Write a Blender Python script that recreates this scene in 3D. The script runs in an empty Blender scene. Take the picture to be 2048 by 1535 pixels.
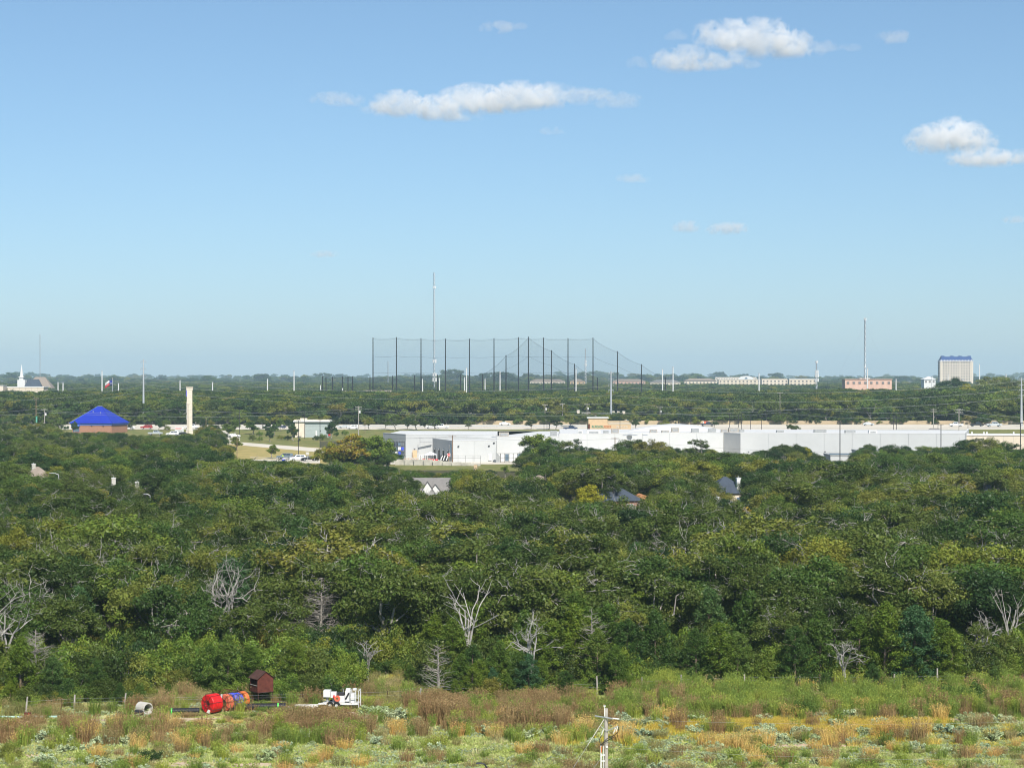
import bpy, math, random
import numpy as np
from mathutils import Vector, Matrix
R = math.radians
scene = bpy.context.scene
col = scene.collection
# ---------------------------------------------------------------- camera, sky, sun, exposure
F, HY, CAMZ = 4140.0, 755.0, 25.0          # focal length in photo pixels, horizon row, camera height
cd = bpy.data.cameras.new('camera'); cam = bpy.data.objects.new('camera', cd); col.objects.link(cam)
cam.location = (0, 0, CAMZ)
cam.rotation_euler = (R(90) - math.atan((767.5 - HY) / F), 0, 0)
cd.sensor_width = 36; cd.lens = F / 2048 * 36; cd.clip_start = 1; cd.clip_end = 60000
scene.camera = cam
SUN_EL, SUN_AZ = 44.0, 163.0               # degrees; azimuth clockwise from the view direction (+Y)
w = bpy.data.worlds.new('World'); scene.world = w; w.use_nodes = True
nt = w.node_tree; nt.nodes.clear()
sky = nt.nodes.new('ShaderNodeTexSky'); sky.sky_type = 'NISHITA'; sky.sun_disc = False
sky.sun_elevation = R(SUN_EL); sky.sun_rotation = R(SUN_AZ)
sky.altitude = 0; sky.air_density = 0.88; sky.dust_density = 0.34; sky.ozone_density = 8.5
hs = nt.nodes.new('ShaderNodeHueSaturation'); hs.inputs['Saturation'].default_value = 0.9; hs.inputs['Hue'].default_value = 0.490
bg = nt.nodes.new('ShaderNodeBackground'); bg.inputs['Strength'].default_value = 0.087
wo = nt.nodes.new('ShaderNodeOutputWorld')
nt.links.new(sky.outputs[0], hs.inputs['Color']); nt.links.new(hs.outputs[0], bg.inputs[0]); nt.links.new(bg.outputs[0], wo.inputs[0])
sl = bpy.data.lights.new('sun', 'SUN'); sl.energy = 5.0; sl.angle = R(0.53); sl.color = (1, .95, .87)
so = bpy.data.objects.new('sun', sl); col.objects.link(so)
SUNV = Vector((math.sin(R(SUN_AZ)) * math.cos(R(SUN_EL)), math.cos(R(SUN_AZ)) * math.cos(R(SUN_EL)), math.sin(R(SUN_EL))))
so.rotation_euler = SUNV.to_track_quat('Z', 'Y').to_euler(); so.location = (0, 0, 300)
vs = scene.view_settings; vs.view_transform = 'Standard'; vs.look = 'None'; vs.exposure = 0.40; vs.gamma = 1; vs.use_curve_mapping = False
cy = scene.cycles
cy.max_bounces = 6; cy.diffuse_bounces = 3; cy.glossy_bounces = 2; cy.transmission_bounces = 4; cy.transparent_max_bounces = 12; cy.volume_bounces = 8
cy.volume_step_rate = 0.6; cy.volume_max_steps = 128
cy.use_denoising = True; cy.filter_width = 1.05
cy.caustics_reflective = False; cy.caustics_refractive = False

# ---------------------------------------------------------------- ground shape and pixel helpers
def T(y):                                   # ground height by distance
    if y < 640: return 0.0
    if y < 890: return (y - 640) * 3.6 / 250
    if y < 1160: return 3.6 + (y - 890) * 3.5 / 270
    if y < 2200: return 7.1
    if y < 9000: return 7.1 + (y - 2200) * .0019
    return 20.02
def X(px, d): return (px - 1024) * d / F
def Z(py, d): return CAMZ - (py - HY) * d / F
def W(px, py, d): return Vector((X(px, d), d, Z(py, d)))
def GD(py):                                 # distance of the ground seen at a photo row
    d = 130.0
    for _ in range(40):
        d = (CAMZ - T(d)) * F / max(py - HY, 1e-3)
    return d
def G(px, py, dz=0.0):
    d = GD(py); return Vector((X(px, d), d, T(d) + dz))
def B(px, d, dz=0.0): return Vector((X(px, d), d, T(d) + dz))

# ---------------------------------------------------------------- mesh helpers
class MB:
    def __init__(s): s.v = []; s.f = []; s.m = []
    def add(s, vs, fs, mi=0):
        o = len(s.v); s.v += [tuple(v) for v in vs]; s.f += [tuple(i + o for i in f) for f in fs]; s.m += [mi] * len(fs); return s
    def box(s, c, size, rz=0, mi=0, taper=1.0, M=None):
        x, y, z = [q / 2 for q in size]; vs = []
        for dz in (-1, 1):
            t = 1 if dz < 0 else taper
            for dx, dy in ((-1, -1), (1, -1), (1, 1), (-1, 1)):
                p = Vector((dx * x * t, dy * y * t, dz * z))
                if rz: p = Matrix.Rotation(rz, 3, 'Z') @ p
                if M is not None: p = M @ p
                vs.append(p + Vector(c))
        return s.add(vs, [(3, 2, 1, 0), (4, 5, 6, 7), (0, 1, 5, 4), (1, 2, 6, 5), (2, 3, 7, 6), (3, 0, 4, 7)], mi)
    def tube(s, pts, rad, n=6, mi=0, caps=True):
        pts = [Vector(p) for p in pts]; k = len(pts)
        if not hasattr(rad, '__len__'): rad = [rad] * k
        vs = []; fs = []; up = None
        for i, p in enumerate(pts):
            t = (pts[min(i + 1, k - 1)] - pts[max(i - 1, 0)])
            if t.length < 1e-9: t = Vector((0, 0, 1))
            t.normalize()
            if up is None:
                up = Vector((0, 0, 1)) if abs(t.z) < .9 else Vector((1, 0, 0))
            a = t.cross(up)
            if a.length < 1e-4: a = t.cross(Vector((.3, .9, .2)))
            a.normalize(); b = a.cross(t).normalized(); up = b
            for j in range(n):
                an = 2 * math.pi * j / n
                vs.append(p + (a * math.cos(an) + b * math.sin(an)) * rad[i])
        for i in range(k - 1):
            for j in range(n):
                q = (j + 1) % n
                fs.append((i * n + j, (i + 1) * n + j, (i + 1) * n + q, i * n + q))
        if caps: fs.append(tuple(range(n))); fs.append(tuple(range((k - 1) * n, k * n))[::-1])
        return s.add(vs, fs, mi)
    def lathe(s, prof, c=(0, 0, 0), axis=(0, 0, 1), n=16, mi=0):
        q = Vector((0, 0, 1)).rotation_difference(Vector(axis)); vs = []; fs = []; k = len(prof)
        for r, z in prof:
            for j in range(n):
                a = 2 * math.pi * j / n; vs.append(q @ Vector((r * math.cos(a), r * math.sin(a), z)) + Vector(c))
        for i in range(k - 1):
            for j in range(n):
                t = (j + 1) % n; fs.append((i * n + j, i * n + t, (i + 1) * n + t, (i + 1) * n + j))
        return s.add(vs, fs, mi)
    def prism(s, poly, z0, z1, mi=0):       # footprint polygon (counter-clockwise) between two heights
        k = len(poly); vs = [(p[0], p[1], z0) for p in poly] + [(p[0], p[1], z1) for p in poly]
        fs = [tuple(range(k))[::-1], tuple(range(k, 2 * k))] + [(i, (i + 1) % k, k + (i + 1) % k, k + i) for i in range(k)]
        return s.add(vs, fs, mi)
    def profile(s, poly, y0, y1, mi=0):     # side profile in x,z pushed along y
        k = len(poly); vs = [(p[0], y0, p[1]) for p in poly] + [(p[0], y1, p[1]) for p in poly]
        fs = [tuple(range(k)), tuple(range(k, 2 * k))[::-1]] + [(i, k + i, k + (i + 1) % k, (i + 1) % k) for i in range(k)]
        return s.add(vs, fs, mi)
    def hip(s, x0, x1, y0, y1, z0, z1, ridge=None, ov=.5, mi=0):   # hip roof over a rectangle
        x0 -= ov; x1 += ov; y0 -= ov; y1 += ov
        cx, cy_ = (x0 + x1) / 2, (y0 + y1) / 2; lx, ly = x1 - x0, y1 - y0
        if ridge is None: ridge = max(abs(lx - ly) / 2, .3)
        a, b = ((cx - ridge, cy_), (cx + ridge, cy_)) if lx >= ly else ((cx, cy_ - ridge), (cx, cy_ + ridge))
        vs = [(x0, y0, z0), (x1, y0, z0), (x1, y1, z0), (x0, y1, z0), (a[0], a[1], z1), (b[0], b[1], z1)]
        if lx >= ly: fs = [(0, 1, 5, 4), (1, 2, 5), (2, 3, 4, 5), (3, 0, 4), (3, 2, 1, 0)]
        else: fs = [(0, 1, 4), (1, 2, 5, 4), (2, 3, 5), (3, 0, 4, 5), (3, 2, 1, 0)]
        return s.add(vs, fs, mi)
    def mesh(s, name, mats, smooth=False):
        me = bpy.data.meshes.new(name); me.from_pydata(s.v, [], s.f)
        for m in (mats if isinstance(mats, (list, tuple)) else [mats]): me.materials.append(m)
        if any(s.m): me.polygons.foreach_set('material_index', s.m)
        if smooth: me.polygons.foreach_set('use_smooth', [True] * len(me.polygons))
        me.update(); return me
    def build(s, name, mats, parent=None, loc=None, smooth=False):
        return link(name, s.mesh(name, mats, smooth), parent, loc)
def link(name, me, parent=None, loc=None):
    o = bpy.data.objects.new(name, me); col.objects.link(o)
    if parent is not None: o.parent = parent
    if loc is not None: o.location = loc
    return o
def tag(o, label=None, cat=None, group=None, kind=None):
    if label: o['label'] = label
    if cat: o['category'] = cat
    if group: o['group'] = group
    if kind: o['kind'] = kind
    return o
def thing(name, label, cat, loc=(0, 0, 0), rz=0, group=None):
    o = bpy.data.objects.new(name, None); col.objects.link(o); o.location = loc; o.rotation_euler = (0, 0, rz)
    o.empty_display_size = .3
    return tag(o, label, cat, group)
def np_mesh(name, v, f, mats, tint=None, mi=None, smooth=False):
    v = np.asarray(v, np.float32); f = np.asarray(f, np.int32); k = f.shape[1]; n = len(f)
    me = bpy.data.meshes.new(name); me.vertices.add(len(v)); me.vertices.foreach_set('co', v.ravel())
    me.loops.add(n * k); me.loops.foreach_set('vertex_index', f.ravel())
    me.polygons.add(n); me.polygons.foreach_set('loop_start', np.arange(0, n * k, k, dtype=np.int32))
    for m in (mats if isinstance(mats, (list, tuple)) else [mats]): me.materials.append(m)
    if mi is not None: me.polygons.foreach_set('material_index', np.asarray(mi, np.int32))
    if tint is not None:
        a = me.attributes.new('tint', 'FLOAT', 'POINT'); a.data.foreach_set('value', np.asarray(tint, np.float32))
    me.update(calc_edges=True); return me

# ---------------------------------------------------------------- materials
def node(nt, t, **kw):
    n = nt.nodes.new(t)
    for k, v in kw.items(): setattr(n, k, v)
    return n
def mat(name, c, rough=.8, var=.18, scale=3.0, metal=0.0, bump=0.0, spec=.3, obj=True):
    m = bpy.data.materials.new(name); m.use_nodes = True; nt = m.node_tree; b = nt.nodes['Principled BSDF']; L = nt.links.new
    tc = node(nt, 'ShaderNodeTexCoord'); nz = node(nt, 'ShaderNodeTexNoise'); nz.inputs['Scale'].default_value = scale; nz.inputs['Detail'].default_value = 5
    L(tc.outputs['Object'], nz.inputs['Vector'])
    rp = node(nt, 'ShaderNodeMapRange'); rp.inputs['From Min'].default_value = .25; rp.inputs['From Max'].default_value = .75
    rp.inputs['To Min'].default_value = 1 - var; rp.inputs['To Max'].default_value = 1 + var * .6
    L(nz.outputs['Fac'], rp.inputs['Value'])
    mx = node(nt, 'ShaderNodeMix', data_type='RGBA', blend_type='MULTIPLY'); mx.inputs[0].default_value = 1
    mx.inputs[6].default_value = (*c, 1); L(rp.outputs[0], mx.inputs[7]); L(mx.outputs[2], b.inputs['Base Color'])
    b.inputs['Roughness'].default_value = rough; b.inputs['Metallic'].default_value = metal; b.inputs['Specular IOR Level'].default_value = spec
    if bump:
        bp = node(nt, 'ShaderNodeBump'); bp.inputs['Strength'].default_value = bump; bp.inputs['Distance'].default_value = .05
        L(nz.outputs['Fac'], bp.inputs['Height']); L(bp.outputs[0], b.inputs['Normal'])
    return m
def leaf_mat(name, stops, dark=.62, lite=1.35, trans=.3, huevar=.02):
    """foliage: each plant takes its own hue from the ramp (random per plant), each leaf its own tint"""
    m = bpy.data.materials.new(name); m.use_nodes = True; nt = m.node_tree; nt.nodes.clear(); L = nt.links.new
    oi = node(nt, 'ShaderNodeObjectInfo'); at = node(nt, 'ShaderNodeAttribute', attribute_name='tint')
    cr = node(nt, 'ShaderNodeValToRGB'); el = cr.color_ramp.elements
    while len(el) < len(stops): el.new(.5)
    for e, (p, c) in zip(el, stops): e.position = p; e.color = (*c, 1)
    L(oi.outputs['Random'], cr.inputs[0])
    mr = node(nt, 'ShaderNodeMapRange'); mr.inputs['To Min'].default_value = dark; mr.inputs['To Max'].default_value = lite
    L(at.outputs['Fac'], mr.inputs['Value'])
    mx = node(nt, 'ShaderNodeMix', data_type='RGBA', blend_type='MULTIPLY'); mx.inputs[0].default_value = 1
    L(cr.outputs[0], mx.inputs[6]); L(mr.outputs[0], mx.inputs[7])
    hv = node(nt, 'ShaderNodeHueSaturation'); hm = node(nt, 'ShaderNodeMapRange')
    hm.inputs['To Min'].default_value = .5 - huevar; hm.inputs['To Max'].default_value = .5 + huevar
    fr = node(nt, 'ShaderNodeMath', operation='FRACT'); mu = node(nt, 'ShaderNodeMath', operation='MULTIPLY'); mu.inputs[1].default_value = 7.31
    L(at.outputs['Fac'], mu.inputs[0]); L(mu.outputs[0], fr.inputs[0]); L(fr.outputs[0], hm.inputs['Value']); L(hm.outputs[0], hv.inputs['Hue'])
    L(mx.outputs[2], hv.inputs['Color'])
    d = node(nt, 'ShaderNodeBsdfDiffuse'); t = node(nt, 'ShaderNodeBsdfTranslucent'); ms = node(nt, 'ShaderNodeMixShader'); ms.inputs[0].default_value = trans
    g = node(nt, 'ShaderNodeBsdfGlossy'); g.inputs['Roughness'].default_value = .45; g.inputs['Color'].default_value = (.8, .85, .8, 1)
    m2 = node(nt, 'ShaderNodeMixShader'); m2.inputs[0].default_value = .018
    L(hv.outputs[0], d.inputs[0]); L(hv.outputs[0], t.inputs[0]); L(d.outputs[0], ms.inputs[1]); L(t.outputs[0], ms.inputs[2])
    L(ms.outputs[0], m2.inputs[1]); L(g.outputs[0], m2.inputs[2])
    o = node(nt, 'ShaderNodeOutputMaterial'); L(m2.outputs[0], o.inputs[0]); return m
M = dict(
    bark=mat('grey_bark', (.30, .275, .24), .95, .45, 6), pale=mat('bleached_wood', (.31, .295, .265), .95, .35, 6),
    bone=mat('bone_white_wood', (.36, .345, .315), .95, .35, 6), redbark=mat('cedar_bark', (.22, .16, .12), .95, .4, 6),
    oak=leaf_mat('oak_leaves', [(0, (.042, .071, .015)), (.3, (.069, .104, .019)), (.55, (.098, .135, .025)), (.75, (.131, .168, .033)), (.92, (.188, .210, .036)), (1, (.215, .190, .035))]),
    elm=leaf_mat('broad_leaves', [(0, (.030, .063, .018)), (.3, (.050, .096, .021)), (.6, (.084, .146, .026)), (.82, (.148, .205, .031)), (1, (.235, .235, .031))]),
    cedar=leaf_mat('cedar_leaves', [(0, (.050, .100, .020)), (.45, (.095, .155, .019)), (.8, (.150, .205, .019)), (1, (.052, .120, .046))], .55, 1.5),
    yellow=leaf_mat('yellow_leaves', [(0, (.33, .32, .022)), (1, (.37, .34, .028))]),
    orange=leaf_mat('orange_leaves', [(0, (.24, .245, .027)), (1, (.29, .225, .030))], .6, 1.4, .3, .05),
    lime=leaf_mat('lime_leaves', [(0, (.135, .215, .030)), (1, (.18, .24, .032))]),
    white=mat('white_paint', (.66, .66, .64), .6, .05, 1.5), panel=mat('white_panel', (.50, .51, .505), .75, .05, .35),
    roofwhite=mat('white_roof_sheet', (.62, .62, .61), .7, .08, .2), galv=mat('galvanised_steel', (.48, .50, .51), .45, .15, 3, .5),
    grey=mat('grey_metal', (.30, .31, .31), .6, .2, 2), dark=mat('dark_metal', (.035, .035, .04), .5, .3, 3), black=mat('black_plastic', (.018, .018, .022), .5, .3, 5),
    wood=mat('weathered_wood', (.36, .33, .29), .95, .35, 4), polewood=mat('pole_wood', (.24, .165, .12), .9, .3, 4), greypole=mat('grey_pole_wood', (.36, .33, .30), .9, .2, 4),
    concrete=mat('concrete', (.50, .48, .43), .9, .18, 1.2), conc2=mat('stained_concrete', (.44, .42, .36), .9, .35, .6),
    asphalt=mat('asphalt', (.16, .155, .15), .9, .2, .3), roadconc=mat('road_concrete', (.62, .565, .47), .9, .1, .08),
    brick=mat('brick_tan', (.38, .20, .13), .9, .25, 2.5), blueroof=mat('blue_metal_roof', (.012, .032, .36), .45, .1, .5), bluetrim=mat('blue_trim', (.10, .19, .62), .6, .08, 1),
    bluesign=mat('blue_sign', (.06, .07, .60), .5, .1, 2), cream=mat('cream_stone', (.66, .58, .47), .85, .14, .9), tan=mat('tan_stucco', (.58, .42, .26), .9, .08, 1),
    tanwall=mat('tan_wall', (.46, .36, .23), .9, .14, .15), greysiding=mat('grey_siding', (.36, .41, .40), .8, .08, 1), red=mat('red_paint', (.60, .015, .02), .45, .15, 3),
    orangeplast=mat('orange_plastic', (.60, .15, .04), .5, .15, 4), redplast=mat('red_conduit', (.62, .015, .018), .35, .2, 6), salmon=mat('salmon_conduit', (.72, .16, .09), .4, .2, 6), blueplast=mat('blue_conduit', (.06, .09, .55), .4, .2, 6),
    rust=mat('rusted_sheet', (.115, .032, .022), .9, .4, 4, bump=.3), rustd=mat('rust_dark', (.075, .035, .028), .9, .35, 4), teal=mat('pale_teal_pipe', (.34, .50, .44), .5, .25, 3),
    green=mat('green_paint', (.01, .27, .18), .5, .2, 2), limeband=mat('lime_band', (.10, .62, .10), .5, .1, 2), glass=mat('dark_glass', (.02, .03, .04), .12, .2, 1, 0, 0, .6), blueglass=mat('window_glass', (.12, .17, .22), .15, .2, 1, 0, 0, .6),
    tyre=mat('tyre', (.02, .02, .02), .9, .2, 5), shinglegrey=mat('grey_shingle', (.20, .19, .18), .9, .2, 1.2), shingleblue=mat('blue_grey_shingle', (.055, .07, .095), .9, .2, 1.2), shinglebrown=mat('brown_shingle', (.26, .215, .175), .9, .2, 1.2), shingleorange=mat('terracotta_shingle', (.40, .19, .09), .9, .2, 1.2),
    beige=mat('beige_siding', (.62, .54, .42), .85, .1, .5), pink=mat('pink_brick', (.60, .40, .31), .9, .15, .3), mansard=mat('blue_mansard', (.008, .045, .18), .7, .15, .2), sand=mat('bare_sand', (.52, .40, .28), .95, .25, 1.5, bump=.3),
    cloth=mat('white_cloth', (.72, .72, .80), .9, .1, 2), skin=mat('skin', (.42, .25, .17), .6, .1, 4), hivis=mat('hivis_vest', (.50, .75, .04), .7, .1, 4), denim=mat('blue_denim', (.05, .08, .22), .9, .2, 4),
    flagred=mat('flag_red', (.55, .03, .04), .8, .05, 2), flagblue=mat('flag_blue', (.02, .03, .20), .8, .05, 2),
)
# ---------------------------------------------------------------- ground, roads, lawns
def ground_mat():
    m = bpy.data.materials.new('ground_soil'); m.use_nodes = True; nt = m.node_tree; b = nt.nodes['Principled BSDF']; L = nt.links.new
    ge = node(nt, 'ShaderNodeNewGeometry'); sx = node(nt, 'ShaderNodeSeparateXYZ'); L(ge.outputs['Position'], sx.inputs[0])
    def noise(s, d=6):
        n = node(nt, 'ShaderNodeTexNoise'); n.inputs['Scale'].default_value = s; n.inputs['Detail'].default_value = d; L(ge.outputs['Position'], n.inputs['Vector']); return n
    n1, n2, n3 = noise(.16), noise(.9), noise(6)
    r1 = node(nt, 'ShaderNodeValToRGB'); e = r1.color_ramp.elements
    for _ in range(3): e.new(.5)
    for q, (p, c) in zip(e, [(.30, (.62, .48, .33)), (.40, (.50, .47, .22)), (.50, (.38, .46, .13)), (.60, (.50, .52, .26)), (.68, (.60, .48, .27))]): q.position = p; q.color = (*c, 1)
    L(n1.outputs['Fac'], r1.inputs[0])
    r2 = node(nt, 'ShaderNodeValToRGB'); e = r2.color_ramp.elements
    e[0].position = .3; e[0].color = (.7, .7, .7, 1); e[1].position = .72; e[1].color = (1.25, 1.2, 1.1, 1)
    L(n2.outputs['Fac'], r2.inputs[0])
    mx = node(nt, 'ShaderNodeMix', data_type='RGBA', blend_type='MULTIPLY'); mx.inputs[0].default_value = 1
    L(r1.outputs[0], mx.inputs[6]); L(r2.outputs[0], mx.inputs[7])
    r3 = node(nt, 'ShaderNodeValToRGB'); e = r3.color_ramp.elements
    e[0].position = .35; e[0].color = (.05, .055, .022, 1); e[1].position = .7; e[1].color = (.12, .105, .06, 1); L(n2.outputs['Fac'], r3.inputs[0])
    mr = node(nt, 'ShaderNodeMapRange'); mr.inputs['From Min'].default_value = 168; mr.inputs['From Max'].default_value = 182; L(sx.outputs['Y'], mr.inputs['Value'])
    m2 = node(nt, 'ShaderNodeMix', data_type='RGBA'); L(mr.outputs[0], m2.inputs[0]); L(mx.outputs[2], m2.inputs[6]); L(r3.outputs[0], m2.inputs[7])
    L(m2.outputs[2], b.inputs['Base Color']); b.inputs['Roughness'].default_value = 1; b.inputs['Specular IOR Level'].default_value = .1
    bp = node(nt, 'ShaderNodeBump'); bp.inputs['Strength'].default_value = .6; bp.inputs['Distance'].default_value = .1; L(n3.outputs['Fac'], bp.inputs['Height']); L(bp.outputs[0], b.inputs['Normal'])
    return m
def grass_mat(name, a, b_, c, s=.25):
    m = bpy.data.materials.new(name); m.use_nodes = True; nt = m.node_tree; b = nt.nodes['Principled BSDF']; L = nt.links.new
    ge = node(nt, 'ShaderNodeNewGeometry'); n = node(nt, 'ShaderNodeTexNoise'); n.inputs['Scale'].default_value = s; n.inputs['Detail'].default_value = 8; n.inputs['Roughness'].default_value = .65
    L(ge.outputs['Position'], n.inputs['Vector']); r = node(nt, 'ShaderNodeValToRGB'); e = r.color_ramp.elements; e.new(.5)
    for q, (p, cc) in zip(e, [(.34, a), (.5, b_), (.64, c)]): q.position = p; q.color = (*cc, 1)
    L(n.outputs['Fac'], r.inputs[0]); L(r.outputs[0], b.inputs['Base Color']); b.inputs['Roughness'].default_value = 1; b.inputs['Specular IOR Level'].default_value = .1
    return m
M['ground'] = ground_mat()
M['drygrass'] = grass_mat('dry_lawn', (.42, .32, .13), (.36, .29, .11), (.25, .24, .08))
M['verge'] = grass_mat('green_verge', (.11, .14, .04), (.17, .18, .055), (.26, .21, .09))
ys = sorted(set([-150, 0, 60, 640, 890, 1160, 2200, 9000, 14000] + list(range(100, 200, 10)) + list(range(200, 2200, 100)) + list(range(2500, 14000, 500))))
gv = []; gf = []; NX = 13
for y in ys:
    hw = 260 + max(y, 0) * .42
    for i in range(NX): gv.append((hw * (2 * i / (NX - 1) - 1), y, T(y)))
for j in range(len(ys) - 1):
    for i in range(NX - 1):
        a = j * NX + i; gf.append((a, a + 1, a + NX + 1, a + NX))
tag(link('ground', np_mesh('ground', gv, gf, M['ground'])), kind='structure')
def sheet(name, pts, m, dz=.02, n=10):
    """four ground corners (x, y), laid on the terrain as a thin sheet"""
    a, b, c, d = [Vector((p[0], p[1], 0)) for p in pts]; v = []; f = []
    ysl = [0]
    for j in range(n + 1):
        for i in range(n + 1):
            u, t = i / n, j / n; p = (a.lerp(b, u)).lerp(d.lerp(c, u), t); v.append((p.x, p.y, T(p.y) + dz))
    for j in range(n):
        for i in range(n):
            q = j * (n + 1) + i; f.append((q, q + 1, q + n + 2, q + n + 1))
    return tag(link(name, np_mesh(name, v, f, m)), kind='structure')
def band(name, d0, d1, px0, px1, m, dz): return sheet(name, [(X(px0, d0), d0), (X(px1, d0), d0), (X(px1, d1), d1), (X(px0, d1), d1)], m, dz)
def gsheet(name, corners, m, dz): 
    ps = [G(*c) for c in corners]; return sheet(name, [(p.x, p.y) for p in ps], m, dz)
band('frontage_road', 868, 884, -300, 2350, M['roadconc'], .03)
band('road', 885, 926, -300, 2350, M['roadconc'], .03)
band('verge', 760, 867, 640, 2350, M['verge'], .02)
band('verge', 800, 867, -300, 640, M['verge'], .02)
band('verge', 700, 798, 385, 640, M['verge'], .012)
band('verge', 560, 612, 640, 1060, M['verge'], .012)
gsheet('lawn', [(380, 930), (640, 932), (700, 898), (380, 880)], M['drygrass'], .02)
gsheet('driveway', [(500, 924), (640, 926), (640, 916), (500, 914)], M['roadconc'], .035)
gsheet('driveway', [(480, 890), (660, 906), (665, 898), (480, 884)], M['roadconc'], .035)
gsheet('parking_lot', [(250, 884), (480, 888), (480, 874), (250, 872)], M['roadconc'], .03)
gsheet('road', [(430, 884), (480, 884), (450, 861), (415, 861)], M['roadconc'], .045)
gsheet('service_yard', [(780, 928), (1500, 930), (1500, 908), (780, 908)], M['roadconc'], .03)
gsheet('grass_bank', [(955, 942), (1100, 942), (1100, 928), (925, 928)], M['verge'], .04)
gsheet('meadow', [(690, 1402), (860, 1400), (850, 1352), (715, 1352)], M['drygrass'], .03)
gsheet('meadow', [(1240, 1392), (1400, 1386), (1380, 1346), (1285, 1346)], M['verge'], .03)
gsheet('meadow', [(290, 1412), (420, 1410), (410, 1380), (300, 1382)], M['drygrass'], .03)
def patch(name, px, py, wx, wy, seed):
    rg = random.Random(seed); c = G(px, py); n = 26; s = c.y / F; v = [(c.x, c.y, .045)]; f = []
    hx = wx / 2 * s; hy = (GD(py - wy / 2) - GD(py + wy / 2)) / 2
    ph = [rg.uniform(0, 6.28) for _ in range(4)]
    for i in range(n):
        a = 2 * math.pi * i / n; r = 1 + .22 * math.sin(3 * a + ph[0]) + .16 * math.sin(5 * a + ph[1]) + .1 * math.sin(9 * a + ph[2])
        v.append((c.x + math.cos(a) * r * hx, c.y + math.sin(a) * r * hy, .045)); f.append((0, i + 1, (i + 1) % n + 1))
    return tag(link(name, np_mesh(name, v, f, M['sand'])), kind='structure')
for i, a in enumerate([(300, 1440, 260, 9), (75, 1512, 60, 9), (150, 1520, 40, 12), (440, 1530, 230, 12), (40, 1443, 70, 5), (640, 1478, 70, 8), (720, 1434, 60, 10), (1620, 1492, 200, 9), (1950, 1440, 150, 6), (1790, 1497, 170, 8), (1240, 1470, 90, 7), (560, 1438, 120, 5)]):
    patch('bare_sand', *a, seed=i)

# ---------------------------------------------------------------- haze
hb = MB().box((0, 6800, 84), (13400, 16000, 172)); hz = hb.build('haze', [])
hm = bpy.data.materials.new('haze_air'); hm.use_nodes = True; nt = hm.node_tree; nt.nodes.clear()
pv = node(nt, 'ShaderNodeVolumePrincipled'); pv.inputs['Color'].default_value = (.62, .85, 1, 1); pv.inputs['Density'].default_value = 9.5e-5; pv.inputs['Anisotropy'].default_value = 0.0
oo = node(nt, 'ShaderNodeOutputMaterial'); nt.links.new(pv.outputs[0], oo.inputs['Volume'])
hz.data.materials.append(hm); tag(hz, 'thin blue haze over the whole landscape', 'haze', kind='stuff')

# ---------------------------------------------------------------- clouds: real bodies of mist about 1.1 km up
def cloud_mat(name, dens, thr, soft=1.0):
    m = bpy.data.materials.new(name); m.use_nodes = True; nt = m.node_tree; nt.nodes.clear(); L = nt.links.new
    tc = node(nt, 'ShaderNodeTexCoord'); ge = node(nt, 'ShaderNodeNewGeometry')
    ln = node(nt, 'ShaderNodeVectorMath', operation='LENGTH'); L(tc.outputs['Object'], ln.inputs[0])
    nz = node(nt, 'ShaderNodeTexNoise'); nz.inputs['Scale'].default_value = .021; nz.inputs['Detail'].default_value = 6; nz.inputs['Roughness'].default_value = .62; nz.inputs['Distortion'].default_value = .4
    L(ge.outputs['Position'], nz.inputs['Vector'])
    sz = node(nt, 'ShaderNodeSeparateXYZ'); L(tc.outputs['Object'], sz.inputs[0])
    fl = node(nt, 'ShaderNodeMapRange', interpolation_type='SMOOTHSTEP'); fl.inputs['From Min'].default_value = -.75; fl.inputs['From Max'].default_value = -.25; L(sz.outputs['Z'], fl.inputs['Value'])
    a = node(nt, 'ShaderNodeMath', operation='SUBTRACT'); a.inputs[0].default_value = 1.0; L(ln.outputs['Value'], a.inputs[1])
    n5 = node(nt, 'ShaderNodeMath', operation='MULTIPLY_ADD'); L(nz.outputs['Fac'], n5.inputs[0]); n5.inputs[1].default_value = 5.0; n5.inputs[2].default_value = -2.5 - thr
    s = node(nt, 'ShaderNodeMath', operation='ADD'); L(a.outputs[0], s.inputs[0]); L(n5.outputs[0], s.inputs[1])
    g = node(nt, 'ShaderNodeMapRange', interpolation_type='SMOOTHSTEP'); g.inputs['From Min'].default_value = 0; g.inputs['From Max'].default_value = .32 * soft; g.inputs['To Max'].default_value = dens; L(s.outputs[0], g.inputs['Value'])
    e = node(nt, 'ShaderNodeMapRange', interpolation_type='SMOOTHSTEP'); e.inputs['From Min'].default_value = 1.0; e.inputs['From Max'].default_value = .8; L(ln.outputs['Value'], e.inputs['Value'])
    q = node(nt, 'ShaderNodeMath', operation='MULTIPLY'); L(g.outputs[0], q.inputs[0]); L(fl.outputs[0], q.inputs[1])
    q2 = node(nt, 'ShaderNodeMath', operation='MULTIPLY'); L(q.outputs[0], q2.inputs[0]); L(e.outputs[0], q2.inputs[1])
    v = node(nt, 'ShaderNodeVolumePrincipled'); v.inputs['Color'].default_value = (1, 1, 1, 1); v.inputs['Anisotropy'].default_value = .0; L(q2.outputs[0], v.inputs['Density'])
    o = node(nt, 'ShaderNodeOutputMaterial'); L(v.outputs[0], o.inputs['Volume']); return m
CM = {'c': cloud_mat('cloud_body', .0105, .10, 1.3), 'm': cloud_mat('cloud_thin', .0065, .08, 1.3), 'w': cloud_mat('cloud_wisp', .0042, .05, 1.6)}
import bmesh
cm_mesh = {}
for k in CM:
    bm = bmesh.new(); bmesh.ops.create_icosphere(bm, subdivisions=3, radius=1); me = bpy.data.meshes.new('puff'); bm.to_mesh(me); bm.free(); me.materials.append(CM[k]); cm_mesh[k] = me
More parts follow.
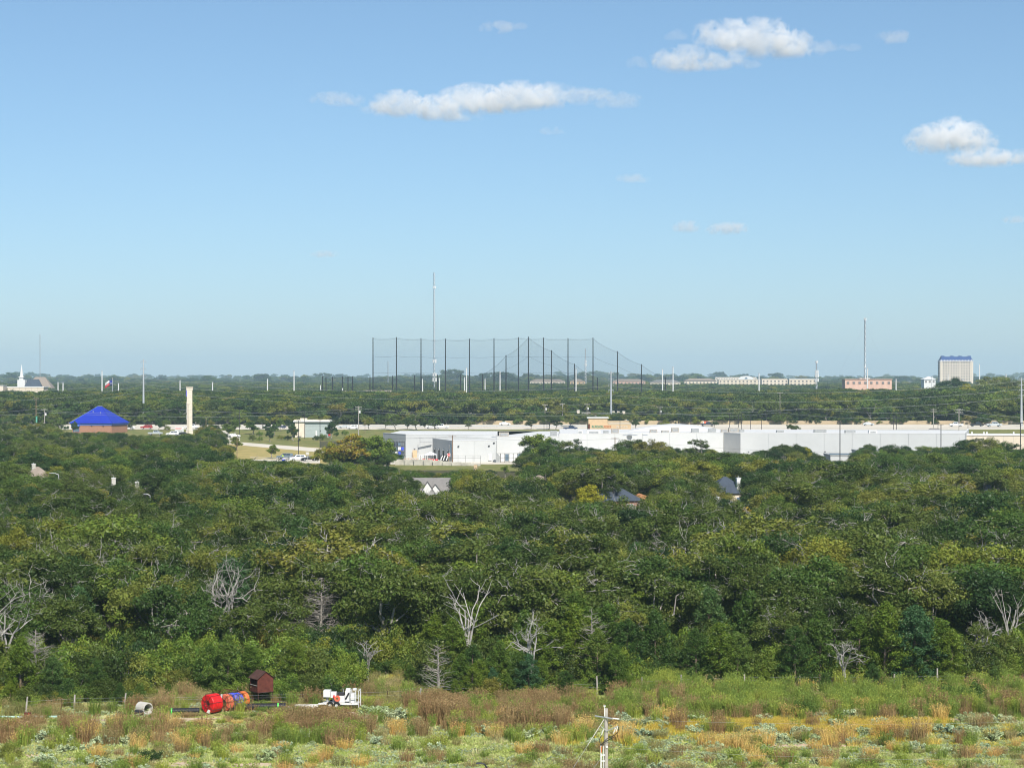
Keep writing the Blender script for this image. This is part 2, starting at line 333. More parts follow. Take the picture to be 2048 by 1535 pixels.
def cloud(label, puffs, base_py, group='clouds over the plain'):
    d = (1100 - CAMZ) * F / (HY - base_py); s = d / F
    xs = sum(p[0] for p in puffs) / len(puffs)
    t = thing('cloud', label, 'cloud', (X(xs, d), d, 1100), 0, group)
    rg = random.Random(int(xs * 7 + base_py))
    for px, py, rx, rz, k in puffs:
        o = link('puff', cm_mesh[k], t); p = W(px, py, d + rg.uniform(-.3, .3) * rx * s)
        o.location = p - t.location; o.scale = (rx * s * 1.22, rx * s * .8, rz * s * 1.3); o.rotation_euler = (0, rg.uniform(-.06, .06), 0)
cloud('largest bright white cloud, upper right, with a flat lower lobe', [(1447, 74, 58, 32, 'c'), (1520, 82, 80, 42, 'c'), (1580, 90, 48, 32, 'c'), (1365, 122, 62, 28, 'c'), (1430, 126, 60, 18, 'm'), (1277, 128, 24, 14, 'w'), (1650, 95, 34, 14, 'w'), (1700, 97, 22, 9, 'w'), (1352, 72, 24, 13, 'w'), (1415, 60, 30, 18, 'w'), (1610, 100, 40, 20, 'w'), (1320, 116, 30, 16, 'w'), (1480, 130, 40, 10, 'w')], 122)
cloud('long white cloud stretched across the upper middle sky', [(800, 212, 58, 28, 'c'), (880, 218, 60, 26, 'c'), (950, 203, 72, 32, 'c'), (1030, 199, 75, 32, 'c'), (1095, 196, 45, 26, 'm'), (1150, 196, 44, 20, 'w'), (1236, 203, 46, 18, 'w'), (675, 200, 54, 15, 'w'), (760, 218, 40, 16, 'w'), (900, 236, 60, 10, 'w'), (1110, 178, 36, 14, 'w'), (1190, 192, 40, 14, 'w')], 238)
cloud('puffy white cloud near the right edge above the tall hotel-like block', [(1880, 280, 66, 32, 'c'), (1915, 270, 55, 32, 'c'), (1955, 284, 40, 24, 'c')], 305)
cloud('flat white cloud cut by the right picture edge', [(1965, 318, 70, 20, 'c'), (2040, 316, 50, 16, 'm')], 333)
cloud('small oval cloud right of the largest cloud', [(1786, 76, 34, 15, 'm')], 86)
cloud('small faint cloud near the top middle edge', [(992, 57, 34, 14, 'm'), (1030, 54, 24, 9, 'w')], 68)
cloud('tiny pale cloud, left of a low pair in the right sky', [(1373, 455, 27, 13, 'm')], 463)
cloud('tiny pale cloud, right of a low pair in the right sky', [(1455, 458, 40, 13, 'm')], 468)
cloud('faint wisp of cloud in the middle of the sky', [(1266, 358, 32, 10, 'w')], 366)
cloud('faint wisp under the long stretched cloud', [(1106, 263, 25, 9, 'w')], 270)
cloud('faint wisp low in the left middle sky', [(650, 509, 28, 8, 'w')], 516)
cloud('faint wisp at the right edge, low', [(2028, 440, 26, 9, 'w')], 447)
# ---------------------------------------------------------------- plant makers
def leaves(rg, cen, rad, n_per, size, upbias=.5, flat=.75, slim=.55):
    """diamond leaf sprays filling soft clumps; returns verts, faces, tint"""
    cen = np.asarray(cen); rad = np.asarray(rad); k = len(cen); n = k * n_per
    ci = np.repeat(np.arange(k), n_per)
    d = rg.normal(size=(n, 3)); d /= np.linalg.norm(d, axis=1)[:, None]
    r = rad[ci] * rg.random(n) ** .45
    p = cen[ci] + d * r[:, None] * np.array([1, 1, flat])
    nm = d * .8 + rg.normal(size=(n, 3)) * .75 + np.array([0, 0, upbias]); nm /= np.linalg.norm(nm, axis=1)[:, None]
    a = np.cross(nm, rg.normal(size=(n, 3))); a /= np.linalg.norm(a, axis=1)[:, None]; b = np.cross(nm, a)
    s = size * rg.uniform(.6, 1.45, n)[:, None]
    v = np.stack([p - a * s, p + b * s * slim, p + a * s, p - b * s * slim], 1).reshape(-1, 3)
    f = np.arange(n * 4).reshape(-1, 4)
    ct = rg.random(k); t = np.clip(ct[ci] * .6 + rg.random(n) * .4, 0, 1)
    return v, f, np.repeat(t, 4)
def wiggle(rg, a, b, k, amp):
    a, b = np.asarray(a, float), np.asarray(b, float); L = np.linalg.norm(b - a)
    return [a + (b - a) * (i / k) + (rg.normal(size=3) * amp * L * (1 if 0 < i < k else 0)) for i in range(k + 1)]
def oak_mesh(seed, h, R_, blobs=58, n_per=230, size=.115, limbs=6, twigs=26, leafm='oak', br=(.62, 1.15), open_=.0, barkm='bark', twigbare=8):
    rg = np.random.default_rng(seed); wood = MB()
    base = np.array([0, 0, -.3]); fork = np.array([rg.normal() * .25, rg.normal() * .25, h * rg.uniform(.24, .34)])
    tr = .026 * h * rg.uniform(.85, 1.2)
    wood.tube(wiggle(rg, base, fork, 4, .04), [tr * 1.35, tr * 1.05, tr, tr * .95, tr * .85], 7)
    subs = []
    for i in range(limbs):
        a = 2 * math.pi * (i + rg.uniform(-.35, .35)) / limbs; rr = R_ * rg.uniform(.35, .72)
        c = np.array([math.cos(a) * rr, math.sin(a) * rr, h * rg.uniform(.42, .78)]); subs.append((c, R_ * rg.uniform(.40, .58)))
        wood.tube(wiggle(rg, fork, c, 5, .07), [tr * .62, tr * .5, tr * .42, tr * .34, tr * .26, tr * .16], 5, caps=False)
    subs.append((np.array([rg.normal() * .4, rg.normal() * .4, h * .82]), R_ * .5)); wood.tube(wiggle(rg, fork, subs[-1][0], 4, .06), [tr * .6, tr * .45, tr * .35, tr * .25, tr * .15], 5, caps=False)
    cen = []; rad = []
    for i in range(blobs):
        c, r = subs[i % len(subs)]; d = rg.normal(size=3); d /= np.linalg.norm(d); d[2] = abs(d[2]) * 1.15 - .5
        q = c + d * r * rg.uniform(.6, 1.12) * np.array([1, 1, .78]); q[2] = min(max(q[2], h * .17), h * .985)
        cen.append(q); rad.append(rg.uniform(*br))
        if i < blobs * .7: wood.tube(wiggle(rg, c, q, 3, .10), [tr * .2, tr * .15, tr * .11, tr * .06], 4, caps=False)
    for i in range(twigs):                    # bare pale twigs that show between the leaf clumps
        c, r = subs[rg.integers(len(subs))]; d = rg.normal(size=3); d /= np.linalg.norm(d); d[2] = abs(d[2]) * .9 - .1
        e = c + d * r * rg.uniform(1.0, 1.32); s0 = c + d * r * .5
        wood.tube(wiggle(rg, s0, e, 5, .09), [.034, .03, .027, .022, .018, .012], 3, mi=1, caps=False)
        if i % 2: 
            m_ = s0 + (e - s0) * .6; wood.tube(wiggle(rg, m_, m_ + rg.normal(size=3) * .7, 3, .14), [.022, .018, .015, .01], 3, mi=1, caps=False)
    lv, lf, lt = leaves(rg, cen, rad, n_per, size)
    keep = lv.reshape(-1, 4, 3)[:, :, 2].min(1) > .3
    kf = np.repeat(keep, 4); lv, lt = lv[kf], lt[kf]; lf = np.arange(len(lv)).reshape(-1, 4)
    return wood, lv, lf, lt
def cedar_mesh(seed, h, R_, boughs=95, n_per=100, size=.11):
    rg = np.random.default_rng(seed); wood = MB(); wood.tube([(0, 0, -.2), (0.05, 0, h * .5), (0, 0.03, h * .97)], [.13, .09, .02], 6)
    cen = []; rad = []
    lop = rg.uniform(.8, 1.2, 5)
    for i in range(boughs):
        t = rg.random() ** .95; z = h * (.015 + .965 * t); a = rg.uniform(0, 6.283)
        rmax = R_ * (1 - t) ** .55 * (1.0 if t > .08 else .85) * lop[int(a / 6.284 * 5)]
        r = rmax * rg.uniform(.55, 1.08); e = np.array([math.cos(a) * r, math.sin(a) * r, z + r * .22])
        if i % 3 == 0: wood.tube([(0, 0, max(z - r * .25, .1)), tuple(e * .95 + np.array([0, 0, -.03]))], [.03, .012], 3, caps=False)
        for q in (.62, .86, 1.06):
            cen.append(e * np.array([q, q, 1]) + np.array([0, 0, (q - 1) * .6 + rg.normal() * .08])); rad.append(rg.uniform(.26, .46) * (1.25 if q < .8 else .9))
    lv, lf, lt = leaves(rg, cen, rad, n_per // 3, size, .75, 1.0, .34)
    return wood, lv, lf, lt
def shrub_mesh(seed, h, R_, blobs, n_per, size, slim=.5):
    rg = np.random.default_rng(seed); wood = MB(); cen = []; rad = []
    for i in range(blobs):
        a = rg.uniform(0, 6.283); r = R_ * rg.random() ** .6; z = h * (.25 + .62 * rg.random() * (1 - (r / R_) ** 2 * .6))
        q = np.array([math.cos(a) * r, math.sin(a) * r, z]); cen.append(q); rad.append(rg.uniform(.24, .4) * h * .62)
        if i % 2 == 0: wood.tube(wiggle(rg, (0, 0, -.05), q, 3, .06), [.03, .025, .018, .01], 3, caps=False)
    lv, lf, lt = leaves(rg, cen, rad, n_per, size, .4, .9, slim); ok = np.repeat(lv.reshape(-1, 4, 3)[:, :, 2].min(1) > .0, 4)
    lv, lt = lv[ok], lt[ok]; return wood, lv, np.arange(len(lv)).reshape(-1, 4), lt
def tuft_mesh(seed, h, R_, n, wd, lean=.45, head=0, curve=.3):
    """grass or weed stems: bent tapering blades"""
    rg = np.random.default_rng(seed); a = rg.uniform(0, 6.283, n); r = R_ * rg.random(n) ** .5 * .6
    b = np.stack([np.cos(a) * r, np.sin(a) * r, np.full(n, -.02)], 1); L = h * rg.uniform(.45, 1.1, n)
    d = np.stack([np.cos(a), np.sin(a), np.zeros(n)], 1) * (rg.uniform(0, 1, n) * lean * L)[:, None] + rg.normal(size=(n, 3)) * .08 * h
    tp = b + d + np.array([0, 0, 1]) * L[:, None]; md = b + d * .35 + np.array([0, 0, 1]) * (L * .55)[:, None]
    s = np.stack([-np.sin(a + rg.normal(size=n)), np.cos(a + rg.normal(size=n)), np.zeros(n)], 1) * wd
    v = np.stack([b - s, b + s, md + s * .8, md - s * .8, md - s * .8, md + s * .8, tp + s * .12, tp - s * .12], 1).reshape(-1, 3)
    f = np.arange(n * 8).reshape(-1, 4); t = np.repeat(rg.random(n), 8)
    if head:
        lv, lf, lt = leaves(rg, tp - d * .1, np.full(n, head), 5, head * .55, .2, 1.1, .45)
        v = np.concatenate([v, lv]); t = np.concatenate([t, lt]); f = np.arange(len(v)).reshape(-1, 4)
    return v, f, t
def dead_mesh(seed, h, style='spread', m='pale'):
    rg = np.random.default_rng(seed); wood = MB()
    def grow(p, d, L, r, lev):
        k = 4; pts = [p]; q = p.copy(); dd = d.copy()
        for i in range(k):
            dd = dd + rg.normal(size=3) * (.20 if style == 'spread' else .10); dd[2] += .04; dd /= np.linalg.norm(dd); q = q + dd * L / k; pts.append(q.copy())
        wood.tube(pts, [r * (1 - .5 * i / k) for i in range(k + 1)], 5 if lev < 2 else 3, caps=False)
        if lev >= 5 or r < .011: return
        for j in range(3 if lev < 2 else 2):
            i = int(rg.integers(2, k + 1)); nd = dd + rg.normal(size=3) * .75; nd[2] = nd[2] * .7 + .18; nd /= np.linalg.norm(nd)
            grow(pts[i], nd, L * rg.uniform(.5, .78), r * .58, lev + 1)
    if style == 'spread':
        s = np.array([0, 0, -.2]); wood.tube([s, (0, 0, h * .2), (.1, 0, h * .38)], [.2, .15, .13], 6)
        for i in range(4):
            a = i * 1.57 + rg.uniform(-.5, .5); d = np.array([math.cos(a) * .36, math.sin(a) * .36, .93]); d /= np.linalg.norm(d)
            grow(np.array([.1, 0, h * .36]), d, h * .36, .09, 1)
    elif style == 'snag':
        wood.tube([(0, 0, -.2), (.05, 0, h * .45)], [.15, .12], 6)
        for i in range(6):
            a = i * 1.05 + rg.uniform(-.4, .4); d = np.array([math.cos(a) * .2, math.sin(a) * .2, .97]); d /= np.linalg.norm(d)
            grow(np.array([.05, 0, h * rg.uniform(.34, .45)]), d, h * rg.uniform(.35, .55), .085, 3)
    else:                                     # bare conifer with many thin side twigs
        top = np.array([.12, .05, h]); wood.tube([(0, 0, -.2), (.08, .03, h * .5), top], [.13, .085, .015], 6)
        for i in range(120 if style == 'brush' else 70):
            t = rg.uniform(.12, .97); p = top * t; a = rg.uniform(0, 6.283); L = (1 - t) ** .7 * h * rg.uniform(.24, .42) + .25
            d = np.array([math.cos(a), math.sin(a), rg.uniform(-.05, .55)]); e = p + d * L
            pts = wiggle(rg, p, e, 3, .05); wood.tube(pts, [.026, .02, .014, .007], 3, caps=False)
            for j in range(3 if style == 'brush' else 1):
                q = np.asarray(pts[int(rg.integers(1, 4))]); wood.tube([q, q + (d + rg.normal(size=3) * .6) * L * .35], [.011, .005], 3, caps=False)
    return wood
class Kind:
    """a plant kind: wood mesh and leaf mesh for the single plants, one joined mesh for the mass"""
    def __init__(s, name, wood, lv, lf, lt, lm, bm='bark', far=False):
        s.h = float(lv[:, 2].max())
        if not far:
            s.wood = wood.mesh(name + '_wood', [M[bm], M['pale']]); s.leaf = np_mesh(name + '_leaves', lv, lf, M[lm], lt)
        wv = np.array(wood.v, np.float32).reshape(-1, 3); wf = np.array([f for f in wood.f if len(f) == 4], np.int32).reshape(-1, 4); wm = [m for f, m in zip(wood.f, wood.m) if len(f) == 4]
        v = np.concatenate([wv, lv]); f = np.concatenate([wf, lf + len(wv)]); t = np.concatenate([np.full(len(wv), .5), lt])
        s.all = np_mesh(name + '_whole', v, f, [M[bm], M['pale'], M[lm]], t, wm + [2] * len(lf))
rr = random.Random(5)
OAK = [Kind('oak', *oak_mesh(10 + i, 8.6 + .25 * (i % 4), 3.3 + .28 * (i % 5), blobs=54 + 4 * (i % 4), twigs=12 + 5 * (i % 4)), 'oak') for i in range(8)]
ELM = [Kind('elm', *oak_mesh(40 + i, 9.0, 3.5 + .35 * i, blobs=64, n_per=230, size=.115, twigs=3, br=(.7, 1.25)), 'elm') for i in range(4)]
CED = [Kind('cedar', *cedar_mesh(60 + i, 6.4 + .4 * i, 2.2 + .35 * (i % 3), boughs=135), 'cedar', 'redbark') for i in range(5)]
BUSH = [Kind('bush', *shrub_mesh(80 + i, 2.3, 1.5, 24, 210, .06), ['elm', 'elm', 'lime', 'oak'][i]) for i in range(4)]
FAR = [Kind('far_oak', *oak_mesh(110 + i, 8.8, 3.7 + .3 * (i % 3), blobs=44, n_per=90, size=.24, limbs=6, twigs=5, br=(.8, 1.35)), ['oak', 'elm', 'oak', 'elm', 'oak'][i], far=True) for i in range(5)]
YEL = Kind('yellow_tree', *oak_mesh(140, 8.5, 3.6, blobs=60, n_per=120, size=.17, twigs=6), 'yellow')
ORA = Kind('orange_tree', *oak_mesh(141, 9.5, 4.4, blobs=70, n_per=130, size=.18, twigs=10), 'orange')
LIM = Kind('lime_tree', *oak_mesh(142, 8.5, 3.6, blobs=60, n_per=130, size=.16, twigs=6), 'lime')
YOUNG = Kind('young_tree', *oak_mesh(143, 5.0, 1.9, blobs=34, n_per=120, size=.13, limbs=4, twigs=0, br=(.45, .7)), 'elm')
OPEN = [Kind('open_tree', *oak_mesh(150 + i, 9.6, 3.9, blobs=46, n_per=70, size=.17, twigs=26, br=(.5, .95)), ['elm', 'oak'][i]) for i in range(2)]

def tree(kind, name, label, loc, s=1.0, rz=0.0, group=None, sz=None):
    t = thing(name, label, 'tree', loc, rz, group); t.scale = (s, s, sz or s)
    link('trunk', kind.wood, t); link('crown', kind.leaf, t); return t
_gn = {}
def stuff(name, label, cat, pts, sources):
    """one mass of plants: points with size, turn and kind, instanced by geometry nodes"""
    c = bpy.data.collections.new(name + '_sources')
    for i, me in enumerate(sources): c.objects.link(bpy.data.objects.new('%s_%02d' % (name, i), me))
    me = bpy.data.meshes.new(name); me.vertices.add(len(pts)); P = np.array([p[:3] for p in pts], np.float32); me.vertices.foreach_set('co', P.ravel())
    a = me.attributes.new('scl', 'FLOAT_VECTOR', 'POINT'); a.data.foreach_set('vector', np.array([(p[3], p[3], p[4]) for p in pts], np.float32).ravel())
    a = me.attributes.new('rot', 'FLOAT_VECTOR', 'POINT'); a.data.foreach_set('vector', np.array([(0, 0, p[5]) for p in pts], np.float32).ravel())
    a = me.attributes.new('idx', 'INT', 'POINT'); a.data.foreach_set('value', np.array([p[6] for p in pts], np.int32))
    o = link(name, me); ng = bpy.data.node_groups.new(name, 'GeometryNodeTree')
    ng.interface.new_socket('Geometry', in_out='INPUT', socket_type='NodeSocketGeometry'); ng.interface.new_socket('Geometry', in_out='OUTPUT', socket_type='NodeSocketGeometry')
    gi = ng.nodes.new('NodeGroupInput'); go = ng.nodes.new('NodeGroupOutput'); ip = ng.nodes.new('GeometryNodeInstanceOnPoints'); ci = ng.nodes.new('GeometryNodeCollectionInfo')
    ci.inputs['Collection'].default_value = c; ci.inputs['Separate Children'].default_value = True; ci.inputs['Reset Children'].default_value = True
    def na(n, t):
        q = ng.nodes.new('GeometryNodeInputNamedAttribute'); q.data_type = t; q.inputs[0].default_value = n; return q.outputs[0]
    L = ng.links.new; L(gi.outputs[0], ip.inputs['Points']); L(ci.outputs[0], ip.inputs['Instance']); ip.inputs['Pick Instance'].default_value = True
    L(na('idx', 'INT'), ip.inputs['Instance Index']); L(na('rot', 'FLOAT_VECTOR'), ip.inputs['Rotation']); L(na('scl', 'FLOAT_VECTOR'), ip.inputs['Scale']); L(ip.outputs[0], go.inputs[0])
    o.modifiers.new('scatter', 'NODES').node_group = ng
    return tag(o, label, cat, kind='stuff')

# ---------------------------------------------------------------- the woods
CLEAR = [  # photo windows that the woods leave open down to a depth: x0, x1, y0, y1, depth
    (126, 262, 812, 866, 840), (340, 392, 772, 871, 830), (262, 345, 858, 872, 830), (470, 652, 884, 921, 700), (586, 660, 836, 874, 790), (452, 600, 866, 890, 760),
    (800, 1042, 866, 940, 612), (1040, 1130, 858, 872, 640), (1182, 1214, 858, 893, 640), (1336, 1368, 858, 880, 640), (1432, 1502, 858, 908, 640), (1640, 1702, 858, 920, 640), (1500, 1560, 858, 892, 640), (1560, 1940, 858, 890, 640), (1940, 2060, 858, 876, 640),
    (846, 888, 938, 984, 400), (1200, 1292, 969, 996, 376), (1436, 1474, 953, 977, 392), (1432, 1462, 994, 1002, 348), (48, 104, 934, 952, 426), (222, 276, 944, 968, 386), (1058, 1100, 944, 962, 400), (110, 120, 944, 982, 398), (294, 304, 985, 1000, 370), (1166, 1176, 985, 1006, 362), (0, 18, 990, 1003, 350), (1960, 2012, 968, 982, 380), (1148, 1204, 966, 992, 376), (758, 778, 944, 962, 420),
    (418, 500, 1102, 1196, 191), (914, 966, 1168, 1292, 176), (1016, 1110, 1202, 1304, 173), (12, 136, 1222, 1380, 164.5), (0, 62, 1150, 1262, 165), (846, 912, 1300, 1402, 163), (1655, 1725, 1226, 1390, 165), (1172, 1200, 1210, 1290, 168), (1900, 1990, 1205, 1330, 171), (605, 680, 1176, 1240, 185),
    (625, 800, 868, 926, 545), (1035, 1200, 868, 910, 566), (1200, 1340, 876, 902, 548), (1360, 1440, 878, 906, 566), (1540, 1640, 888, 915, 552), (1700, 1900, 896, 908, 552), (1140, 1210, 964, 1002, 348), (1900, 2060, 872, 896, 562), (990, 1035, 930, 955, 515),
]
def blocked(x, d, h, r):
    s = F / d; px = 1024 + x * s; y0 = HY + (CAMZ - T(d) - h) * s; y1 = HY + (CAMZ - T(d)) * s
    for a, b, c, e, dm in CLEAR:
        if d < dm and px + r * s > a and px - r * s < b and y1 > c and y0 + .10 * (y1 - y0) < e: return True
    return False
def front_row(px):                          # photo row of the foot of the woods
    if px < 285: return 1404
    if px < 425: return 1381
    if px < 690: return 1398
    if px < 852: return 1354
    if px < 1240: return 1390 - 8 * max(0, math.sin(px * .03 + 1)) - 4 * max(0, math.sin(px * .071))
    if px < 1284: return 1380
    if px < 1376: return 1348
    return 1376 - (px - 1376) * .008 - 7 * max(0, math.sin(px * .019)) - 4 * max(0, math.sin(px * .047 + 2))
ZONES = [(430, 'behind the cable reels'), (720, 'behind the white machine'), (1020, 'behind the small meadow'), (1330, 'behind the utility pole'), (1700, 'right of the utility pole'), (9999, 'at the far right')]
RANKS = [(190, 'front edge'), (212, 'second rank'), (9999, 'rear rank')]
LOOK = {'oak': 'olive oak with pale bare twigs', 'cedar': 'dense yellow-green cedar', 'elm': 'broad dark green tree', 'bush': 'low leafy bush'}
def zlabel(kind, px, d):
    z = next(t for a, t in ZONES if px < a); r = next(t for a, t in RANKS if d < a)
    return '%s, %s of the woods %s' % (LOOK[kind], r, z)
HAND = []                                   # hand-placed trees keep their room
def hand(px, py, r): p = G(px, py); HAND.append((p.x, p.y, r)); return p
ACC = [(945, 1118, 204, 'LIM', 1.2, 'fresh bright green tree above the white snag'), (885, 1142, 200, 'LIM', .9, 'bright green tree left of the fresh green one'), (660, 1108, 222, 'ORA', 1.1, 'golden-tinted oak in the canopy above the white machine'), (1750, 1022, 292, 'ORA', 1.3, 'golden oak high in the right canopy'), (1480, 1012, 296, 'ORA', 1.2, 'olive-gold oak in the canopy right of centre'), (1560, 1008, 305, 'ORA', 1.3, 'wide olive-gold crown left of the golden oak'), (1640, 975, 345, 'LIM', 1.4, 'broad fresh green tree below the low annex'), (1690, 985, 340, 'LIM', 1.2, 'fresh green tree right of the broad one'), (230, 985, 345, 'ORA', 1.2, 'reddish-olive tree below the two white chimneys'), (180, 1012, 318, 'ORA', 1.1, 'golden crown in the left canopy'), (330, 1020, 312, 'LIM', .9, 'small fresh green crown in the left canopy'), (820, 1030, 300, 'LIM', 1.0, 'yellow-green crown left of centre in the canopy'), (700, 1018, 310, 'ORA', 1.1, 'olive-gold crown below the golden-brown tree'), (1390, 1035, 280, 'LIM', 1.0, 'fresh green crown in the middle of the canopy'), (1110, 1046, 270, 'ORA', 1.0, 'reddish crown in the middle of the canopy'), (1300, 1010, 300, 'LIM', 1.0, 'green crown below the terracotta roof'), (1500, 1225, 186, 'LIM', .8, 'vivid green tree in the dark woods right of the pole'), (310, 1330, 164, 'LIM', .9, 'light green feathery tree behind the pale concrete pipe'), (270, 1310, 168, 'LIM', .8, 'light green tree left of the feathery one')]
for a_ in ACC: HAND.append((X(a_[0], a_[2]), a_[2], 2.6))
mass = []; singles = []
rg = np.random.default_rng(3)
# cedars placed where the photograph has them: px, py of the foot, height
for i, (px, py, h) in enumerate([(40, 1404, 5.2), (105, 1402, 3.6), (195, 1400, 3.2), (455, 1396, 5.0), (500, 1395, 4.2), (420, 1388, 4.0), (590, 1390, 4.4), (945, 1398, 2.6), (985, 1394, 2.4), (905, 1372, 5.6), (1000, 1385, 4.2), (1040, 1392, 3.6), (1100, 1378, 5.8), (1150, 1372, 6.8), (1195, 1384, 5.2), (1230, 1390, 4.0), (1215, 1366, 6.8), (1255, 1372, 5.6), (1310, 1362, 6.0), (1392, 1372, 4.8), (1440, 1370, 5.2), (1475, 1368, 4.4), (1590, 1372, 5.0), (1640, 1366, 6.0), (1720, 1362, 5.6), (1770, 1366, 6.8), (1830, 1366, 6.6), (1880, 1364, 5.4), (1905, 1368, 4.6), (1150, 1350, 7.2), (1050, 1362, 6.0), (460, 1280, 8.2), (940, 1352, 6.4), (870, 1345, 5.0), (945, 1388, 4.0), (922, 1391, 3.4), (958, 1392, 3.0), (1058, 1396, 3.6), (1084, 1394, 3.3), (910, 1402, 1.8), (1015, 1402, 2.2), (1072, 1403, 1.5), (1130, 1400, 2.4), (1255, 1394, 2.0), (1420, 1387, 1.6), (1530, 1386, 2.0), (1650, 1388, 1.8), (1820, 1385, 2.0), (1990, 1385, 2.2), (335, 1406, 1.6), (590, 1405, 1.9), (820, 1376, 2.0), (716, 1372, 1.6), (1345, 1368, 1.5), (240, 1410, 1.8), (20, 1412, 2.0), (1745, 1384, 2.4), (1300, 1372, 1.6)]):
    p = hand(px, py, 1.3); k = CED[i % 5]; s = h / k.h
    singles.append((k, 'cedar', p, s * rg.uniform(1.0, 1.2), s, rg.uniform(0, 6.28)))
SP = 4.9
y = 158.0
while y < 385:
    hw = .5 * 2048 / F * y + 46
    for x in np.arange(-hw, hw, SP):
        xx, yy = x + rg.uniform(-.48, .48) * SP, y + rg.uniform(-.48, .48) * SP; px = 1024 + xx * F / yy
        if yy < GD(front_row(px)) + rg.uniform(0.5, 2.5): continue
        if any((xx - a) ** 2 + (yy - b) ** 2 < (r + 1.5) ** 2 for a, b, r in HAND): continue
        q = rg.random(); edge = yy - GD(front_row(px))
        kd = 'cedar' if q < (.22 if edge < 12 else .07) else ('elm' if q < (.30 if yy < 250 else .30) else 'oak')
        K = {'oak': OAK, 'elm': ELM, 'cedar': CED}[kd]; k = K[rg.integers(len(K))]
        h = {'oak': rg.uniform(5.9, 9.3), 'elm': rg.uniform(6.2, 9.8), 'cedar': rg.uniform(4.6, 7.4)}[kd] * (.82 if edge < 4 else 1.0)
        wide = rg.uniform(.85, 1.3)
        if rg.random() < .07: continue
        if rg.random() < .10 and edge > 8: wide, h = rg.uniform(1.3, 1.6), h * 1.12
        s = h / k.h; R_ = 3.8 * s * wide
        if blocked(xx, yy, h, R_ * .8): continue
        singles.append((k, kd, Vector((xx, yy, 0)), s * wide, s, rg.uniform(0, 6.28)))
    y += SP * .92
singles.sort(key=lambda t: t[2].y); cnt = {'oak': 0, 'elm': 0, 'cedar': 0}
SRC = OAK + ELM + CED + BUSH + FAR
IDX = {id(k): i for i, k in enumerate(SRC)}
LIMIT = {'oak': 215, 'elm': 75, 'cedar': 90}
for k, kd, p, s, sz, rz in singles:
    px = 1024 + p.x * F / p.y
    if cnt[kd] < LIMIT[kd] and -30 < px < 2078:
        cnt[kd] += 1; lab = zlabel(kd, px, p.y)
        tree(k, {'oak': 'oak_tree', 'elm': 'broadleaf_tree', 'cedar': 'cedar_tree'}[kd], lab, p, s, rz, lab, sz)
    else: mass.append((p.x, p.y, p.z, s, sz, rz, IDX[id(k)]))
# bushes along the foot of the woods
nb = 0
for px in np.arange(-10, 2060, 14.0):
    for rep in range(2):
        if rg.random() < .25: continue
        q = px + rg.uniform(-7, 7); d = GD(front_row(q)) + rg.uniform(-1.0, 2.6) + rep * 1.2 - 2.6 * max(0, math.sin(q * .021) * math.sin(q * .0071 + 1))
        if 690 < q < 850 or 1286 < q < 1372: d = GD(front_row(q)) + rg.uniform(.5, 2)
        k = BUSH[rg.integers(4)]; s = rg.uniform(.45, 1.05); p = B(q, d)
        if (486 < q < 562 or 640 < q < 724) and d < GD(1402): continue
        if nb < 150:
            nb += 1; lab = zlabel('bush', q, d); t = tree(k, 'bush', lab, p, s, rg.uniform(0, 6.28), lab); t['category'] = 'bush'
for _ in range(1400):                          # understorey inside the first rows
    q = rg.uniform(-620, 2670); d = GD(front_row(q)) + 2.5 + 26 * rg.random() ** 1.5; k = BUSH[rg.integers(4)]; s = rg.uniform(.7, 1.5); mass.append((X(q, d), d, 0, s, s * 1.25, rg.uniform(0, 6.28), IDX[id(k)]))
# houses and yards zone, then up to the store
y = 386.0
while y < 606:
    hw = .5 * 2048 / F * y + 50; SPm = 8.6 if y < 530 else 7.5
    for x in np.arange(-hw, hw, SPm):
        xx, yy = x + rg.uniform(-.5, .5) * SPm, y + rg.uniform(-.5, .5) * SPm; px = 1024 + xx * F / yy
        if yy > 560 and 780 < px < 1045: continue
        if px > 440 and px < 660 and yy > 585: continue
        q = rg.random(); K = ELM if q < .72 else OAK; k = K[rg.integers(len(K))]; h = (rg.uniform(6.2, 9.3) if yy > 400 else rg.uniform(6.4, 8.8)) * (.66 if yy > 530 else 1)
        for _ in range(4):
            if not blocked(xx, yy, h, 3.5 * h / k.h): break
            h *= .8
        if h < 3.0 or blocked(xx, yy, h, 3.5 * h / k.h): continue
        s = h / k.h; mass.append((xx, yy, T(yy), s * rg.uniform(1.15, 1.6), s, rg.uniform(0, 6.28), IDX[id(k)]))
    y += SPm * .95
y = 600.0
while y < 745:                                # dark oaks on the left before the blue-roofed building
    for x in np.arange(X(-260, y), X(470, y), 5.6):
        xx, yy = x + rg.uniform(-2.4, 2.4), y + rg.uniform(-2.4, 2.4); h = rg.uniform(5.8, 8.2); k = (OAK + ELM)[rg.integers(12)]
        for _ in range(4):
            if not blocked(xx, yy, h, 3.4 * h / k.h): break
            h *= .82
        if h < 3.2 or blocked(xx, yy, h, 3.4 * h / k.h): continue
        s = h / k.h; mass.append((xx, yy, T(yy), s * 1.15, s, rg.uniform(0, 6.28), IDX[id(k)]))
    y += 5.4
stuff('woodland', 'dense oak woodland between the field and the white store', 'woodland', mass, [k.all for k in SRC])
far = []; FI = [IDX[id(k)] for k in FAR]
y = 934.0
